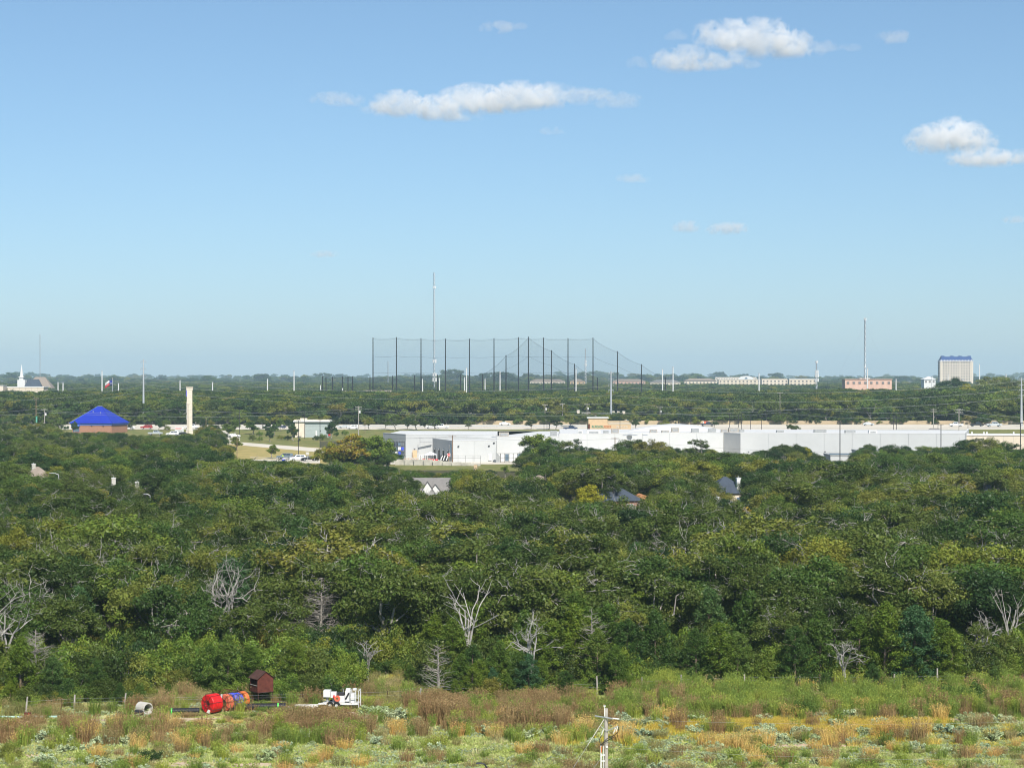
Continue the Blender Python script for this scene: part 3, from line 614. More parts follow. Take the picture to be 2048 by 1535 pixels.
while y < 1262:
    hw = .5 * 2048 / F * y + 50
    for x in np.arange(-hw, hw, 6.4):
        xx, yy = x + rg.uniform(-3, 3), y + rg.uniform(-3, 3); px = 1024 + xx * F / yy; h = rg.uniform(5.2, 11.0)
        if px > 1640: h *= 1.12 + .25 * (px > 1860) * rg.random()
        if yy < 1010 and (1115 < px < 1275 or 1340 < px < 1400): h = rg.uniform(3.5, 5.0)
        if yy < 975 and 1400 < px < 1530: h *= .7
        k = FAR[rg.integers(5)]; s = h / k.h; far.append((xx, yy, T(yy), s * rg.uniform(1.05, 1.35), s, rg.uniform(0, 6.28), FI[FAR.index(k)]))
    y += 6.2
for _ in range(420):
    px = rg.uniform(-40, 2090); yy = rg.uniform(927, 936); h = rg.uniform(2.2, 5.2); i = rg.integers(5); s = h / FAR[i].h; far.append((X(px, yy), yy, T(yy) - .25 * h, s * rg.uniform(1.2, 1.9), s * 1.25, rg.uniform(0, 6.28), FI[i]))
stuff('roadside_woodland', 'dark woodland filling the ground beyond the road', 'woodland', far, [k.all for k in SRC])
hor = []
y = 1500.0
while y < 9500:
    hw = .5 * 2048 / F * y + 40; st = 8.0 if y < 2700 else 8 + (y - 2700) * .006
    dens = 0.35 if y < 2050 else (.95 if y < 2500 else .5)
    for x in np.arange(-hw, hw, st):
        if rg.random() > dens: continue
        if y > 2500 and math.sin(x * .011 + y * .004) + math.sin(x * .027 - y * .0071) < -.3: continue
        xx, yy = x + rg.uniform(-.5, .5) * st, y + rg.uniform(-.5, .5) * st
        h = rg.uniform(5.5, 9) if y < 2050 else rg.uniform(7, 11); h *= 1 + (y > 3500) * max(0, rg.normal() * .45)
        h *= 1 + (y > 4000) * .8 * max(0, math.sin(xx * .0061 + y * .9) * math.sin(xx * .0017 + 1.3)) ; i = rg.integers(5); s = h / FAR[i].h; far_s = s * rg.uniform(1.2, 1.7); hor.append((xx, yy, T(yy), far_s, s, rg.uniform(0, 6.28), FI[i]))
    y += st * (1.0 if y < 2600 else 3.2)
stuff('far_woodland', 'blue hazy tree belts reaching to the horizon', 'woodland', hor, [k.all for k in SRC])
print('trees', cnt, len(mass), len(far), len(hor))
# ---------------------------------------------------------------- the field: weeds, grass and shrubs
M['silver'] = leaf_mat('silver_leaves', [(0, (.34, .41, .20)), (.6, (.43, .49, .28)), (1, (.36, .45, .28))], .55, 1.35, .2)
M['gold'] = leaf_mat('golden_stems', [(0, (.66, .45, .13)), (.6, (.72, .52, .18)), (1, (.64, .40, .14))], .6, 1.3, .3)
M['rustweed'] = leaf_mat('rust_stems', [(0, (.30, .19, .085)), (.6, (.36, .25, .115)), (1, (.27, .20, .085))], .55, 1.4, .2)
M['greenweed'] = leaf_mat('green_weed', [(0, (.17, .24, .045)), (.5, (.25, .34, .06)), (1, (.38, .42, .07))], .55, 1.35, .3)
M['grassblade'] = leaf_mat('grass_blades', [(0, (.36, .45, .10)), (.45, (.50, .56, .19)), (.8, (.62, .58, .30)), (1, (.42, .54, .10))], .6, 1.3, .3)
M['yellowgrass'] = leaf_mat('yellow_grass', [(0, (.58, .47, .05)), (1, (.66, .50, .12))], .6, 1.3, .3)
M['oliveweed'] = leaf_mat('olive_weed', [(0, (.22, .22, .075)), (.6, (.33, .30, .11)), (1, (.44, .36, .17))], .55, 1.4, .25)
def tkind(name, v, f, t, m): return np_mesh(name, v, f, M[m], t)
def shr(name, seed, h, R_, b, n, sz, m):
    w_, lv, lf, lt = shrub_mesh(seed, h, R_, b, n, sz); return np_mesh(name, lv, lf, M[m], lt)
FK = {
 'silver': [shr('silver_shrub', 200 + i, .62, .62, 20, 46, .055, 'silver') for i in range(3)],
 'gold': [tkind('gold_weed', *tuft_mesh(210 + i, .85, .75, 190, .012, .45, .05), 'gold') for i in range(3)],
 'rust': [tkind('rust_weed', *tuft_mesh(220 + i, 1.05, .8, 170, .013, .25, .055), 'rustweed') for i in range(3)],
 'green': [tkind('green_weed', *tuft_mesh(230 + i, .95, .55, 150, .014, .25, .06), 'greenweed') for i in range(3)],
 'grass': [tkind('grass_tuft', *tuft_mesh(240 + i, .30, .75, 120, .013, .8), 'grassblade') for i in range(3)],
 'yellow': [tkind('yellow_tuft', *tuft_mesh(250 + i, .34, .75, 120, .014, .7, .03), 'yellowgrass') for i in range(2)],
 'olive': [tkind('olive_weed', *tuft_mesh(260 + i, .62, .65, 140, .013, .4, .05), 'oliveweed') for i in range(3)],
 'turf': [shr('turf_mat', 280 + i, .16, .85, 22, 40, .05, 'grassblade') for i in range(3)],
 'lowsilver': [shr('silver_mat', 270 + i, .24, .75, 18, 36, .045, 'silver') for i in range(2)],
}
def weights(px, py, n):
    """what grows at a spot of the field, read off the photograph; n is a slow random wave"""
    w_ = dict(turf=.5, grass=.5, olive=.15, green=.1, silver=.06, rust=.05, gold=.04, yellow=.0, lowsilver=.15)
    if py < 1440:
        if px < 420: w_ = dict(turf=.4, olive=.35, grass=.3, green=.12, rust=.12, lowsilver=.25, silver=.1)
        elif px < 850: w_ = dict(turf=.5, rust=.14, olive=.45, green=.25, silver=.1, grass=.3)
        elif px < 1240: w_ = dict(turf=.35, rust=.28, olive=.4, green=.35, silver=.05, grass=.2)
        elif px < 1400: w_ = dict(turf=.3, rust=.2, olive=.45, green=.5, grass=.3)
        else: w_ = dict(turf=.3, green=.7, olive=.6, grass=.3, rust=.14, gold=.04, lowsilver=.15)
    elif py < 1494:
        if px < 520: w_ = dict(turf=.5, olive=.35, rust=.2, lowsilver=.3, grass=.3, green=.2, gold=.07)
        elif px < 760: w_ = dict(turf=.5, rust=.16, olive=.35, green=.3, silver=.12, grass=.3)
        elif px < 1130: w_ = dict(turf=.6, olive=.25, rust=.1, lowsilver=.45, grass=.35, gold=.1, green=.2) if py < 1475 else dict(turf=.8, grass=.7, lowsilver=.3, olive=.2, gold=.05, green=.12)
        else: w_ = dict(turf=.45, gold=.06, yellow=.5, lowsilver=.65, silver=.1, grass=.35, rust=.06, olive=.12, green=.08)
    else:
        w_ = dict(turf=1.1, grass=.75, lowsilver=.5, olive=.14, green=.16, rust=.05, gold=.04, silver=.04)
        if 1000 < px < 1500: w_['olive'] = .35; w_['rust'] = .12; w_['lowsilver'] = .6
    if n > .35: w_['grass'] = w_.get('grass', 0) * 2 + .2; w_['green'] = w_.get('green', 0) * 1.6
    if n < -.35: w_['lowsilver'] = w_.get('lowsilver', 0) * 2 + .15; w_['olive'] = w_.get('olive', 0) * 1.5
    return w_
keys = sorted(FK); flat = [m for k in keys for m in FK[k]]; off = {}; c_ = 0
for k in keys: off[k] = c_; c_ += len(FK[k])
rg = np.random.default_rng(77); weeds = []
SANDS = [(300, 1440, 130, 5), (75, 1512, 30, 5), (150, 1520, 22, 6), (440, 1530, 115, 6), (720, 1432, 30, 7), (1620, 1492, 95, 4), (1950, 1440, 70, 3)]
KEEP = [(395, 500, 1385, 1436, 1426), (480, 640, 1400, 1424, 1418), (640, 725, 1376, 1420, 1412), (266, 310, 1400, 1432, 1428), (340, 398, 1412, 1430, 1424), (0, 116, 1424, 1440, 1436), (495, 552, 1340, 1410, 1408)]
def put(px, py, k, s, sz, i=None):
    p = G(px, py); weeds.append((p.x, p.y, -.01, s, sz, rg.uniform(0, 6.28), off[k] + (rg.integers(len(FK[k])) if i is None else i)))
N = 19500
for _ in range(N):
    d = rg.uniform(122, 168); px = rg.uniform(-560, 2610); py = HY + CAMZ * F / d; x = X(px, d)
    fr = front_row(px) + (14 if not (690 < px < 852 or 1284 < px < 1376) else 40)
    if py < fr - 6: continue
    if any(abs(px - a) / e < 1 and abs(py - b) / f_ < 1 and rg.random() < .86 for a, b, e, f_ in SANDS): continue
    n = math.sin(x * .31 + 1) * .5 + math.sin(d * .55 + x * .13) * .5 + math.sin(x * .07 - d * .2) * .4
    w_ = weights(px, py, n); w_['turf'] = w_.get('turf', 0) * 2.2 + .25; ks = list(w_); pr = np.array([w_[k] for k in ks]); k = ks[rg.choice(len(ks), p=pr / pr.sum())]
    s = rg.uniform(.6, 1.25); sz = s * rg.uniform(.8, 1.2)
    if py < 1440 and px > 1240 and k in ('green', 'olive'): sz *= 1.2
    if py > 1494 and k in ('green', 'olive', 'rust', 'gold'): sz *= .7
    if any(a < px < b and HY + (CAMZ - 1.2) * F / d < y1 and py > yb for a, b, y0, y1, yb in KEEP) : sz *= .35
    put(px, py, k, s, sz)
for px0, px1, y0, y1, n, ks in [(695, 852, 1356, 1404, 520, ['grass', 'yellow', 'olive', 'grass']), (1284, 1376, 1350, 1386, 380, ['grass', 'green', 'grass']), (296, 420, 1384, 1412, 240, ['grass', 'olive', 'yellow']), (848, 930, 1416, 1448, 100, ['rust']), (1000, 1135, 1414, 1462, 110, ['rust', 'rust', 'olive']), (560, 700, 1442, 1472, 70, ['rust', 'olive', 'rust']), (1440, 1900, 1442, 1464, 620, ['yellow', 'yellow']), (1300, 1440, 1446, 1460, 130, ['yellow']), (1650, 1850, 1392, 1432, 160, ['green', 'green', 'olive']), (1380, 1560, 1390, 1436, 150, ['green', 'green'])]:
    for _ in range(n): 
        k = ks[rg.integers(len(ks))]; s = rg.uniform(.7, 1.2) ; put(rg.uniform(px0, px1), rg.uniform(y0, y1), k, s, s * (rg.uniform(.8, 1.3) if k != 'grass' else 1.3))
stuff('field_weeds', 'mixed grass and weeds covering the open field', 'weeds', weeds, flat)
def fz(px): return 'left of the cable reels' if px < 400 else ('before the white machine' if px < 760 else ('left of the utility pole' if px < 1190 else ('right of the utility pole' if px < 1560 else 'near the right edge of the field')))
def fplant(name, look, k, px, py, s, sz=None, cat='shrub'):
    o = link(name, FK[k][int(px) % len(FK[k])]); o.location = G(px, py, -.02); o.scale = (s, s, sz or s); o.rotation_euler = (0, 0, px)
    row = 'front' if py > 1490 else ('middle' if py > 1445 else 'back')
    lab = '%s, %s of the field %s' % (look, row, fz(px)); return tag(o, lab, cat, lab)
for px, py, s in [(90, 1480, 1.5), (135, 1486, 1.2), (205, 1490, 1.6), (250, 1486, 1.3), (345, 1482, 1.3), (130, 1505, 1.2), (175, 1500, 1.1), (620, 1462, 1.1), (790, 1442, 2.2), (765, 1436, 1.8), (820, 1444, 1.6), (735, 1426, 1.3), (930, 1470, 1.4), (970, 1468, 1.5), (1060, 1476, 1.6), (1100, 1468, 1.3), (1258, 1450, 1.5), (1300, 1452, 1.6), (1325, 1450, 1.5), (1285, 1473, 1.4), (1395, 1448, 1.5), (1392, 1466, 1.4), (1530, 1444, 1.3), (1640, 1440, 1.3), (1698, 1436, 1.5), (1760, 1452, 1.3), (1825, 1444, 1.3), (1936, 1442, 1.5), (1972, 1442, 1.4), (2010, 1446, 1.4), (1600, 1470, 1.6), (1560, 1484, 1.4), (1625, 1484, 1.3), (1730, 1470, 1.3), (1800, 1476, 1.2), (1900, 1470, 1.8), (1990, 1480, 1.5), (90, 1528, 1.5), (180, 1530, 1.4), (250, 1524, 1.3), (470, 1478, 1.1), (560, 1508, 1.2), (870, 1502, 1.3), (1420, 1500, 1.4), (1120, 1512, 1.3)]:
    fplant('silver_shrub', 'rounded silver-green shrub', 'silver', px, py, s * .95, s * .85)
for px, py, s in [(1168, 1466, 1.3), (1245, 1484, 1.5), (1330, 1448, 1.4), (1412, 1498, 1.2), (1450, 1496, 1.1), (1478, 1498, 1.2), (1580, 1440, 1.2), (1660, 1492, 1.2), (1690, 1482, 1.5), (1770, 1476, 1.5), (1790, 1478, 1.4), (1845, 1470, 1.3), (180, 1480, 1.2), (385, 1482, 1.0), (410, 1486, 1.1), (365, 1500, 1.1), (275, 1498, 1.1), (795, 1470, 1.2), (1940, 1405, .9), (1350, 1452, 1.1), (1120, 1490, 1.1), (40, 1490, 1.0), (650, 1520, 1.0)]:
    fplant('golden_weed', 'golden dry weed clump', 'gold', px, py, s, s * 1.05, 'weed')
for px, py, s in [(870, 1448, 1.5), (895, 1450, 1.6), (915, 1447, 1.4), (860, 1440, 1.3), (1020, 1458, 1.4), (1060, 1460, 1.5), (1100, 1456, 1.4), (1125, 1450, 1.2), (170, 1486, 1.3), (600, 1460, 1.4), (640, 1456, 1.4), (675, 1462, 1.3), (60, 1470, 1.2)]:
    fplant('rust_weed', 'tall rust-brown weed clump', 'rust', px, py, s, s * 1.05, 'weed')
for px, py, s in [(1175, 1432, 1.1), (1300, 1420, 1.1), (1390, 1422, 1.2), (1420, 1434, 1.4), (1455, 1420, 1.3), (1500, 1415, 1.3), (1585, 1440, 1.2), (1620, 1432, 1.0), (1710, 1430, 1.1), (1790, 1412, 1.1), (1880, 1430, 1.2), (560, 1460, 1.3), (1610, 1420, 1.6)]:
    fplant('green_weed', 'bright green feathery weed', 'green', px, py, s, s, 'weed')
for i, (px, py, s, lab) in enumerate([(1925, 1408, 1.0, 'round dark green bush alone in the field near the right edge'), (1605, 1440, .75, 'green bush in the field right of the golden weeds'), (460, 1398, .55, 'small green bush beside the red cable reel'), (15, 1520, .55, 'green bush at the lower left corner of the field'), (300, 1524, .5, 'small dark bush in the lower left of the field'), (560, 1472, .6, 'feathery green bush before the black corrugated pipe')]):
    t = tree(BUSH[i % 4], 'bush', lab, G(px, py), s, i); t['category'] = 'bush'
# ================================================================ things at the edge of the field
def rel(px, py, t): return None
S = lambda d: d / F
# ---- fence with wooden posts
fp = [(51, 1427, 29, .12), (148, 1421, 27, .04), (247, 1419, 28, .16), (330, 1416, 16, 0), (839, 1405, 24, .1), (1001, 1396, 25, -.03), (1195, 1390, 27, -.06), (1284, 1386, 21, 0), (1363, 1381, 21, -.02), (1489, 1376, 18, 0), (1600, 1377, 14, 0), (1788, 1376, 18, .05), (1875, 1374, 27, 0), (1990, 1374, 16, .1)]
ft = thing('wire_fence', 'old wire fence with pale leaning wooden posts along the woods', 'fence', G(1024, 1396))
fb = ft.location; tops = []
for px, py, hpx, ln in fp:
    p = G(px, py); h = hpx * S(p.y) + (.45 if px > 1100 else .2); MB().tube([p - fb + Vector((0, 0, -.2)), p - fb + Vector((ln * .5, 0, h * .5)), p - fb + Vector((ln, .03, h))], [.075, .07, .06], 7).build('post', M['wood'], ft); tops.append((p - fb, h))
for px, py in [(122, 1424), (175, 1420), (575, 1411), (605, 1411), (775, 1407), (690, 1408), (1880, 1374), (410, 1415)]:
    p = G(px, py); MB().tube([p - fb + Vector((0, 0, -.1)), p - fb + Vector((0, 0, 1.0))], [.02, .02], 4).build('steel_post', M['rustd'], ft)
for z in (.35, .65, .92):
    MB().tube([p + Vector((0, 0, min(z, h))) for p, h in tops], .006, 3, caps=False).build('wire', M['galv'], ft)
# ---- pale concrete pipe
def pipe(name, label, px, py, r, L, ang, m, wall=.1, ribs=0, z=None, tilt=0, bands=()):
    p = G(px, py); t = thing(name, label, 'pipe', p, ang); n = 20
    prof = []; k = max(2, ribs * 2 or 2)
    for i in range(k + 1): prof.append((r * (1 + (.045 if (ribs and i % 2) else 0)), -L / 2 + L * i / k))
    prof += [(r - wall, L / 2), (r - wall, -L / 2), prof[0]]
    MB().lathe(prof, (0, 0, r), (1, 0, tilt), n).build('barrel', m, t, smooth=False)
    for bx, bm in bands:
        MB().lathe([(r * 1.07, bx - .05), (r * 1.07, bx + .05), (r * .98, bx + .05), (r * .98, bx - .05), (r * 1.07, bx - .05)], (0, 0, r), (1, 0, tilt), n).build('band', bm, t)
    return t
pipe('concrete_pipe', 'pale concrete pipe section with a wide open end', 288, 1428, .46, .95, R(-42), M['concrete'], .09)
pipe('drain_pipe', 'short black pipe lying against the pale concrete pipe', 279, 1430, .2, .7, R(-10), M['black'], .03, 5)
pipe('corrugated_pipe', 'black corrugated pipe with a bright green end band left of the reels', 370, 1427, .22, 2.1, R(8), M['black'], .03, 18, bands=((-1.0, M['limeband']),))
pipe('corrugated_pipe', 'long black corrugated pipe with a lime strap under the hut', 526, 1419, .25, 3.4, R(6), M['black'], .03, 30, bands=((1.12, M['limeband']),))
pipe('teal_pipe', 'long pale teal plastic pipe on the ground at the left edge', 48, 1436, .1, 4.8, R(3), M['teal'], .02)
pipe('concrete_pipe', 'grey concrete pipe lying beside the white machine', 612, 1418, .2, 1.8, R(4), M['concrete'], .05)
pipe('concrete_pipe', 'small grey concrete pipe pointing at the camera left of the white machine', 581, 1420, .14, .7, R(-50), M['concrete'], .04)
p = G(55, 1437); t = thing('drum_section', 'rusty brown box resting on the teal pipe', 'box', p, .1)
MB().box((0, 0, .26), (.5, .35, .42)).build('shell', M['rust'], t); MB().box((.1, -.19, .26), (.04, .02, .42)).build('strap', M['salmon'], t)
# ---- cable reels
def reel(px, py, r, wd, m, lab, axis=(-.62, -.78, 0), wind=6, tagm=None):
    p = G(px, py); t = thing('cable_reel', lab, 'cable reel', p, 0, 'reels of plastic conduit'); c = Vector((0, 0, r + .06)); ax = Vector(axis).normalized(); side = Vector((-ax.y, ax.x, 0)); up = Vector((0, 0, 1))
    ri = r * .36; prof = []
    for i in range(wind):
        z0 = -wd / 2 + wd * i / wind; z1 = z0 + wd / wind
        prof += [(r * .955, z0 + .004), (r, z0 + wd / wind * .3), (r, z0 + wd / wind * .7), (r * .955, z1 - .004)]
    for i in range(5): prof += [(r * .95 - (r * .95 - ri) * (i + .2) / 5, wd / 2 + .02), (r * .95 - (r * .95 - ri) * (i + .8) / 5, wd / 2 + .02), (r * .95 - (r * .95 - ri) * (i + 1) / 5, wd / 2 - .01)]
    prof += [(ri, -wd / 2)]
    for i in range(5): prof += [(ri + (r * .95 - ri) * (i + .5) / 5, -wd / 2 - .02), (ri + (r * .95 - ri) * (i + 1) / 5, -wd / 2 + .01)]
    prof += [prof[0]]
    MB().lathe(prof, c, ax, 36).build('coil', m, t, smooth=True)
    for s_ in (1, -1):
        b = MB(); f = c + ax * s_ * (wd / 2 + .06)
        for i in range(8):
            a = i * math.pi / 4 + .2; d = side * math.cos(a) + up * math.sin(a); b.tube([f + d * r * .15, f + d * r * 1.06], .016, 5)
        b.tube([f + (side * math.cos(i * .3927) + up * math.sin(i * .3927)) * r * .4 for i in range(17)], .014, 4); b.tube([c, f], .05, 6)
        b.build('spokes', M['rustd'] if s_ > 0 else M['dark'], t)
    b = MB()
    for i in range(8):
        a = i * math.pi / 4 + .2; d = (side * math.cos(a) + up * math.sin(a)) * r * 1.045; b.tube([c + d - ax * (wd / 2 + .05), c + d + ax * (wd / 2 + .05)], .015, 4)
    b.build('cage_bar', M['dark'], t)
    if tagm is not None:
        q = c + ax * (wd / 2 + .1) + side * r * tagm[0] + up * r * tagm[1]; MB().box(q, (.26, .02, .26), rz=.6, M=Matrix.Rotation(.5, 3, 'Y')).build('tag_sheet', M['white'], t)
reel(424, 1426, .70, .95, M['redplast'], 'large bright red conduit reel with a dark hub, front of the row', tagm=(.35, -.75))
reel(452, 1423, .64, .42, M['salmon'], 'salmon-orange conduit reel with a white sheet behind the red reel', wind=3, tagm=(-.25, .8))
reel(464, 1421, .65, .36, M['blueplast'], 'violet-blue conduit reel next to the salmon one', wind=3)
reel(474, 1419, .62, .32, M['blueplast'], 'second blue conduit reel with black bars, nearer the hut', wind=3)
reel(485, 1417, .64, .34, M['orangeplast'], 'orange-red conduit reel at the far end of the row', wind=3)
# rusty hoops behind the reels
p = G(470, 1410); t = thing('hoop_frame', 'rusty arched hoop frame behind the cable reels', 'frame', p, R(50))
for i in range(5):
    y = (i - 2) * .55; MB().tube([(-.95 * math.cos(a), y, 1.15 * math.sin(a)) for a in [j * math.pi / 12 for j in range(13)]], .022, 5).build('hoop', M['rust'], t)
for a in (.5, 1.57, 2.64): MB().tube([(-.95 * math.cos(a), -1.2, 1.15 * math.sin(a)), (-.95 * math.cos(a), 1.2, 1.15 * math.sin(a))], .018, 4).build('rail', M['rust'], t)
# ---- raised rusty hut
p = G(523, 1408); t = thing('hunting_hut', 'rust-red metal hut with a gable roof standing on four legs', 'hut', p, R(34)); w2 = .66; z0, z1, z2 = 1.02, 2.12, 2.62
b = MB(); b.box((0, 0, z0), (1.34, 1.34, .05)); b.build('floor', M['rustd'], t)
# gable end faces right-front (local -y turned), side with window faces left-front
MB().add([(-w2, -w2, z0 + .03), (w2, -w2, z0 + .03), (w2, -w2, z1), (0, -w2, z2 - .06), (-w2, -w2, z1)], [(0, 1, 2, 3, 4)]).add([(-w2, -w2 + .03, z0 + .03), (w2, -w2 + .03, z0 + .03), (w2, -w2 + .03, z1), (0, -w2 + .03, z2 - .06), (-w2, -w2 + .03, z1)], [(4, 3, 2, 1, 0)]).build('gable_wall', M['rust'], t)
MB().add([(-w2, w2, z0 + .03), (w2, w2, z0 + .03), (w2, w2, z1), (0, w2, z2 - .06), (-w2, w2, z1)], [(4, 3, 2, 1, 0)]).build('gable_wall', M['rust'], t)
MB().box((w2, 0, (z0 + z1) / 2 + .01), (.03, 1.26, z1 - z0 - .03)).build('wall', M['rust'], t)
b = MB(); b.box((-w2, 0, z0 + .27), (.03, 1.26, .48)).box((-w2, 0, z1 - .06), (.03, 1.26, .1)).box((-w2, -.58, z0 + .76), (.03, .1, .5)).box((-w2, .58, z0 + .76), (.03, .1, .5)); b.build('window_wall', M['rust'], t)
MB().box((-w2 - .03, 0, z0 + .53), (.05, 1.2, .035)).build('window_sill', M['wood'], t)
for s_ in (-1, 1):
    MB().add([(0, -w2 - .1, z2), (0, w2 + .1, z2), (s_ * (w2 + .1), w2 + .1, z1 - .07), (s_ * (w2 + .1), -w2 - .1, z1 - .07), (0, -w2 - .1, z2 - .03), (0, w2 + .1, z2 - .03), (s_ * (w2 + .1), w2 + .1, z1 - .1), (s_ * (w2 + .1), -w2 - .1, z1 - .1)], [(0, 1, 2, 3), (7, 6, 5, 4), (0, 3, 7, 4), (2, 1, 5, 6), (3, 2, 6, 7)]).build('roof_sheet', M['rustd'], t)
for sx in (-1, 1):
    for sy in (-1, 1): MB().tube([(sx * .6, sy * .6, -.1), (sx * .6, sy * .6, z0)], .03, 6).build('leg', M['rustd'], t)
# ---- white trailer machine
p = G(682, 1415); t = thing('drilling_trailer', 'white trailer-mounted machine with tanks, engine and a tubular cage', 'machine', p, R(-4))
MB().box((0, 0, .38), (2.7, 1.0, .1)).box((-.2, -.5, .38), (2.9, .07, .12)).build('chassis', M['white'], t)
MB().tube([(-1.35, -.3, .38), (-1.8, 0, .2), (-1.35, .3, .38)], .045, 6).tube([(-1.7, 0, .24), (-1.95, 0, .08)], .04, 6).build('hitch', M['white'], t)
for x, s_ in ((-1.05, (.52, .6, .5)), (-.55, (.42, .5, .42))):
    MB().box((x, 0, 1.1 if x < -1 else 1.0), s_).build('tank', M['white'], t); MB().tube([(x, 0, .43), (x, 0, .9)], .1, 8).build('tank_stand', M['grey'], t)
MB().box((.05, 0, .72), (.55, .7, .5)).build('engine_block', M['white'], t); MB().box((0, -.05, 1.08), (.5, .5, .2)).build('engine_cover', M['dark'], t)
MB().lathe([(.1, -.12), (.22, -.12), (.22, .12), (.1, .12), (.1, -.12)], (-.22, -.42, .78), (0, 1, 0), 14).build('hose_reel', M['salmon'], t)
MB().box((-.48, -.4, .92), (.1, .1, .2)).build('valve', M['red'], t)
MB().tube([(.15, .1, 1.1), (.15, .1, 1.45)], .035, 6).build('exhaust_stack', M['grey'], t)
MB().box((.55, 0, .95), (.38, .62, .8)).build('control_cabinet', M['white'], t); MB().box((.52, -.33, .95), (.12, .05, .55), M=Matrix.Rotation(.5, 3, 'Y')).build('hose', M['dark'], t)
MB().box((.55, 0, 1.42), (.32, .4, .14)).box((1.05, .1, 1.42), (.24, .3, .14)).build('filter_box', M['white'], t)
MB().box((.95, 0, .8), (.34, .6, .7)).build('pump_housing', M['white'], t)
b = MB()
for y in (-.5, .5):
    b.tube([(.75, y, .43), (.75, y, 1.38), (1.42, y, 1.38), (1.42, y, .1)], .035, 6); b.tube([(.75, y, .85), (1.42, y, .85)], .028, 6)
b.tube([(1.42, -.5, 1.38), (1.42, .5, 1.38)], .035, 6).tube([(1.18, -.5, .43), (1.18, -.5, 1.38)], .03, 6); b.build('cage', M['white'], t)
for y in (-.58, .58):
    for x in (-.75, -.25):
        wh = MB().lathe([(.12, -.08), (.27, -.09), (.28, -.05), (.28, .05), (.27, .09), (.12, .08), (.12, -.08)], (x, y, .28), (0, 1, 0), 16).build('wheel', M['tyre'], t); MB().lathe([(.01, -.05), (.13, -.05), (.13, .05), (.01, .05)], (x, y, .28), (0, 1, 0), 10).build('rim', M['white'], wh)
# ---- sand mounds, scrap
def mound(name, lab, cat, px, py, rx, ry, h, m, seed, n=18, rings=6):
    rg_ = np.random.default_rng(seed); p = G(px, py); v = [(0, 0, h)]; f = []
    for j in range(1, rings + 1):
        q = j / rings
        for i in range(n):
            a = 2 * math.pi * i / n; r = q * (1 + .2 * math.sin(2 * a + seed) + .12 * math.sin(5 * a)); v.append((math.cos(a) * rx * r, math.sin(a) * ry * r, h * (math.cos(q * math.pi) * .5 + .5) + (rg_.normal() * .05 * h if j < rings else -.05)))
    for i in range(n): f.append((0, 1 + i, 1 + (i + 1) % n, 0)[:3])
    mb = MB().add(v, f)
    for j in range(rings - 1):
        o = 1 + j * n; mb.add([v[o + i] for i in range(n)] + [v[o + n + i] for i in range(n)], [(i, n + i, n + (i + 1) % n, (i + 1) % n) for i in range(n)])
    return tag(mb.build(name, m, None, p, True), lab, cat)
mound('sand_mound', 'pale sand heap just below the white machine', 'sand heap', 700, 1438, 1.2, 1.4, .55, M['sand'], 1)
mound('sand_mound', 'lower pale sand heap beside the silver shrubs', 'sand heap', 742, 1440, 1.2, 1.0, .45, M['sand'], 2)
t = thing('plastic_scrap', 'crumpled white plastic scrap lying in the weeds', 'scrap', G(610, 1481)); rg_ = np.random.default_rng(9)
for i in range(5):
    q = rg_.normal(size=3) * (.35, .2, 0); MB().box((q[0], q[1], .15 + .1 * i % .3), (.5 - .05 * i, .34, .1), rz=i * .8, M=Matrix.Rotation(.35 * (i - 2), 3, 'X'), taper=.6).build('sheet', M['white'], t)
tag(MB().box((0, 0, .12), (.25, .2, .2), taper=.7).build('stone', M['concrete'], None, G(1520, 1473)), 'white stone among the yellow grass of the field', 'stone')

# ---- utility pole in the field, close to the camera
d0 = 110.0
def L0(px, py, dd=0.0): q = W(px, py, d0 + dd); return q - pole0
pole0 = B(1212.3, d0); t = thing('utility_pole', 'weathered utility pole in the field with white cable risers and crossarm', 'utility pole', pole0)
hp = L0(1212.5, 1416).z
MB().tube([(0, 0, -.5), (0, 0, hp * .5), (0, 0, hp)], [.125, .115, .10], 10).build('pole', M['greypole'], t)
a0, a1 = L0(1190, 1430.5, .55), L0(1225, 1436, -.35); 
MB().tube([a0 + Vector((0, -.1, 0)), a1 + Vector((0, -.1, 0))], .048, 4).build('crossarm', M['galv'], t)
MB().tube([L0(1209.3, 1412, -.1), L0(1209.3, 1432, -.1)], .03, 6).box(L0(1209.3, 1411, -.1), (.12, .12, .04)).build('top_pin', M['white'], t)
for q in (0, .35, .7): MB().lathe([(.0, -.06), (.05, -.06), (.03, -.02), (.05, .0), (.03, .03), (.045, .06), (0, .06)], L0(1228 + q * 12, 1436 + q * 1.5, -.6), (1, 0, 0), 8).build('insulator', M['white'], t)
br = L0(1220, 1457, -.2); MB().tube([L0(1212, 1462, -.12), L0(1228, 1455, -.3), L0(1236, 1451, -.3)], .03, 5).tube([L0(1212, 1460, -.12), L0(1202, 1452, -.2)], .028, 5).build('bracket', M['galv'], t)
for q in ((1229, 1463), (1234, 1459), (1205, 1466)):
    MB().tube([L0(q[0] + 2, q[1] - 8, -.3), L0(q[0] - 2, q[1] + 3, -.3)], [.03, .022], 6).build('cutout_fuse', M['white'], t)
for pts in ([(1237, 1452), (1236, 1463), (1228, 1470), (1214, 1476), (1207, 1483), (1206, 1490)], [(1203, 1470), (1199, 1478), (1200, 1486)], [(1230, 1472), (1216, 1480), (1205, 1486), (1204, 1492)]):
    MB().tube([L0(x, y_, -.22) for x, y_ in pts], .018, 5).build('lead_cable', M['black'], t)
for x in (1201.5, 1203.4, 1206.6):
    q = L0(x, 1490, -.16); MB().tube([(q.x, q.y, -.2), q], .021, 6).build('riser_conduit', M['white'], t); MB().tube([q, q + Vector((0, 0, .1))], .026, 6).build('conduit_cap', M['dark'], t)
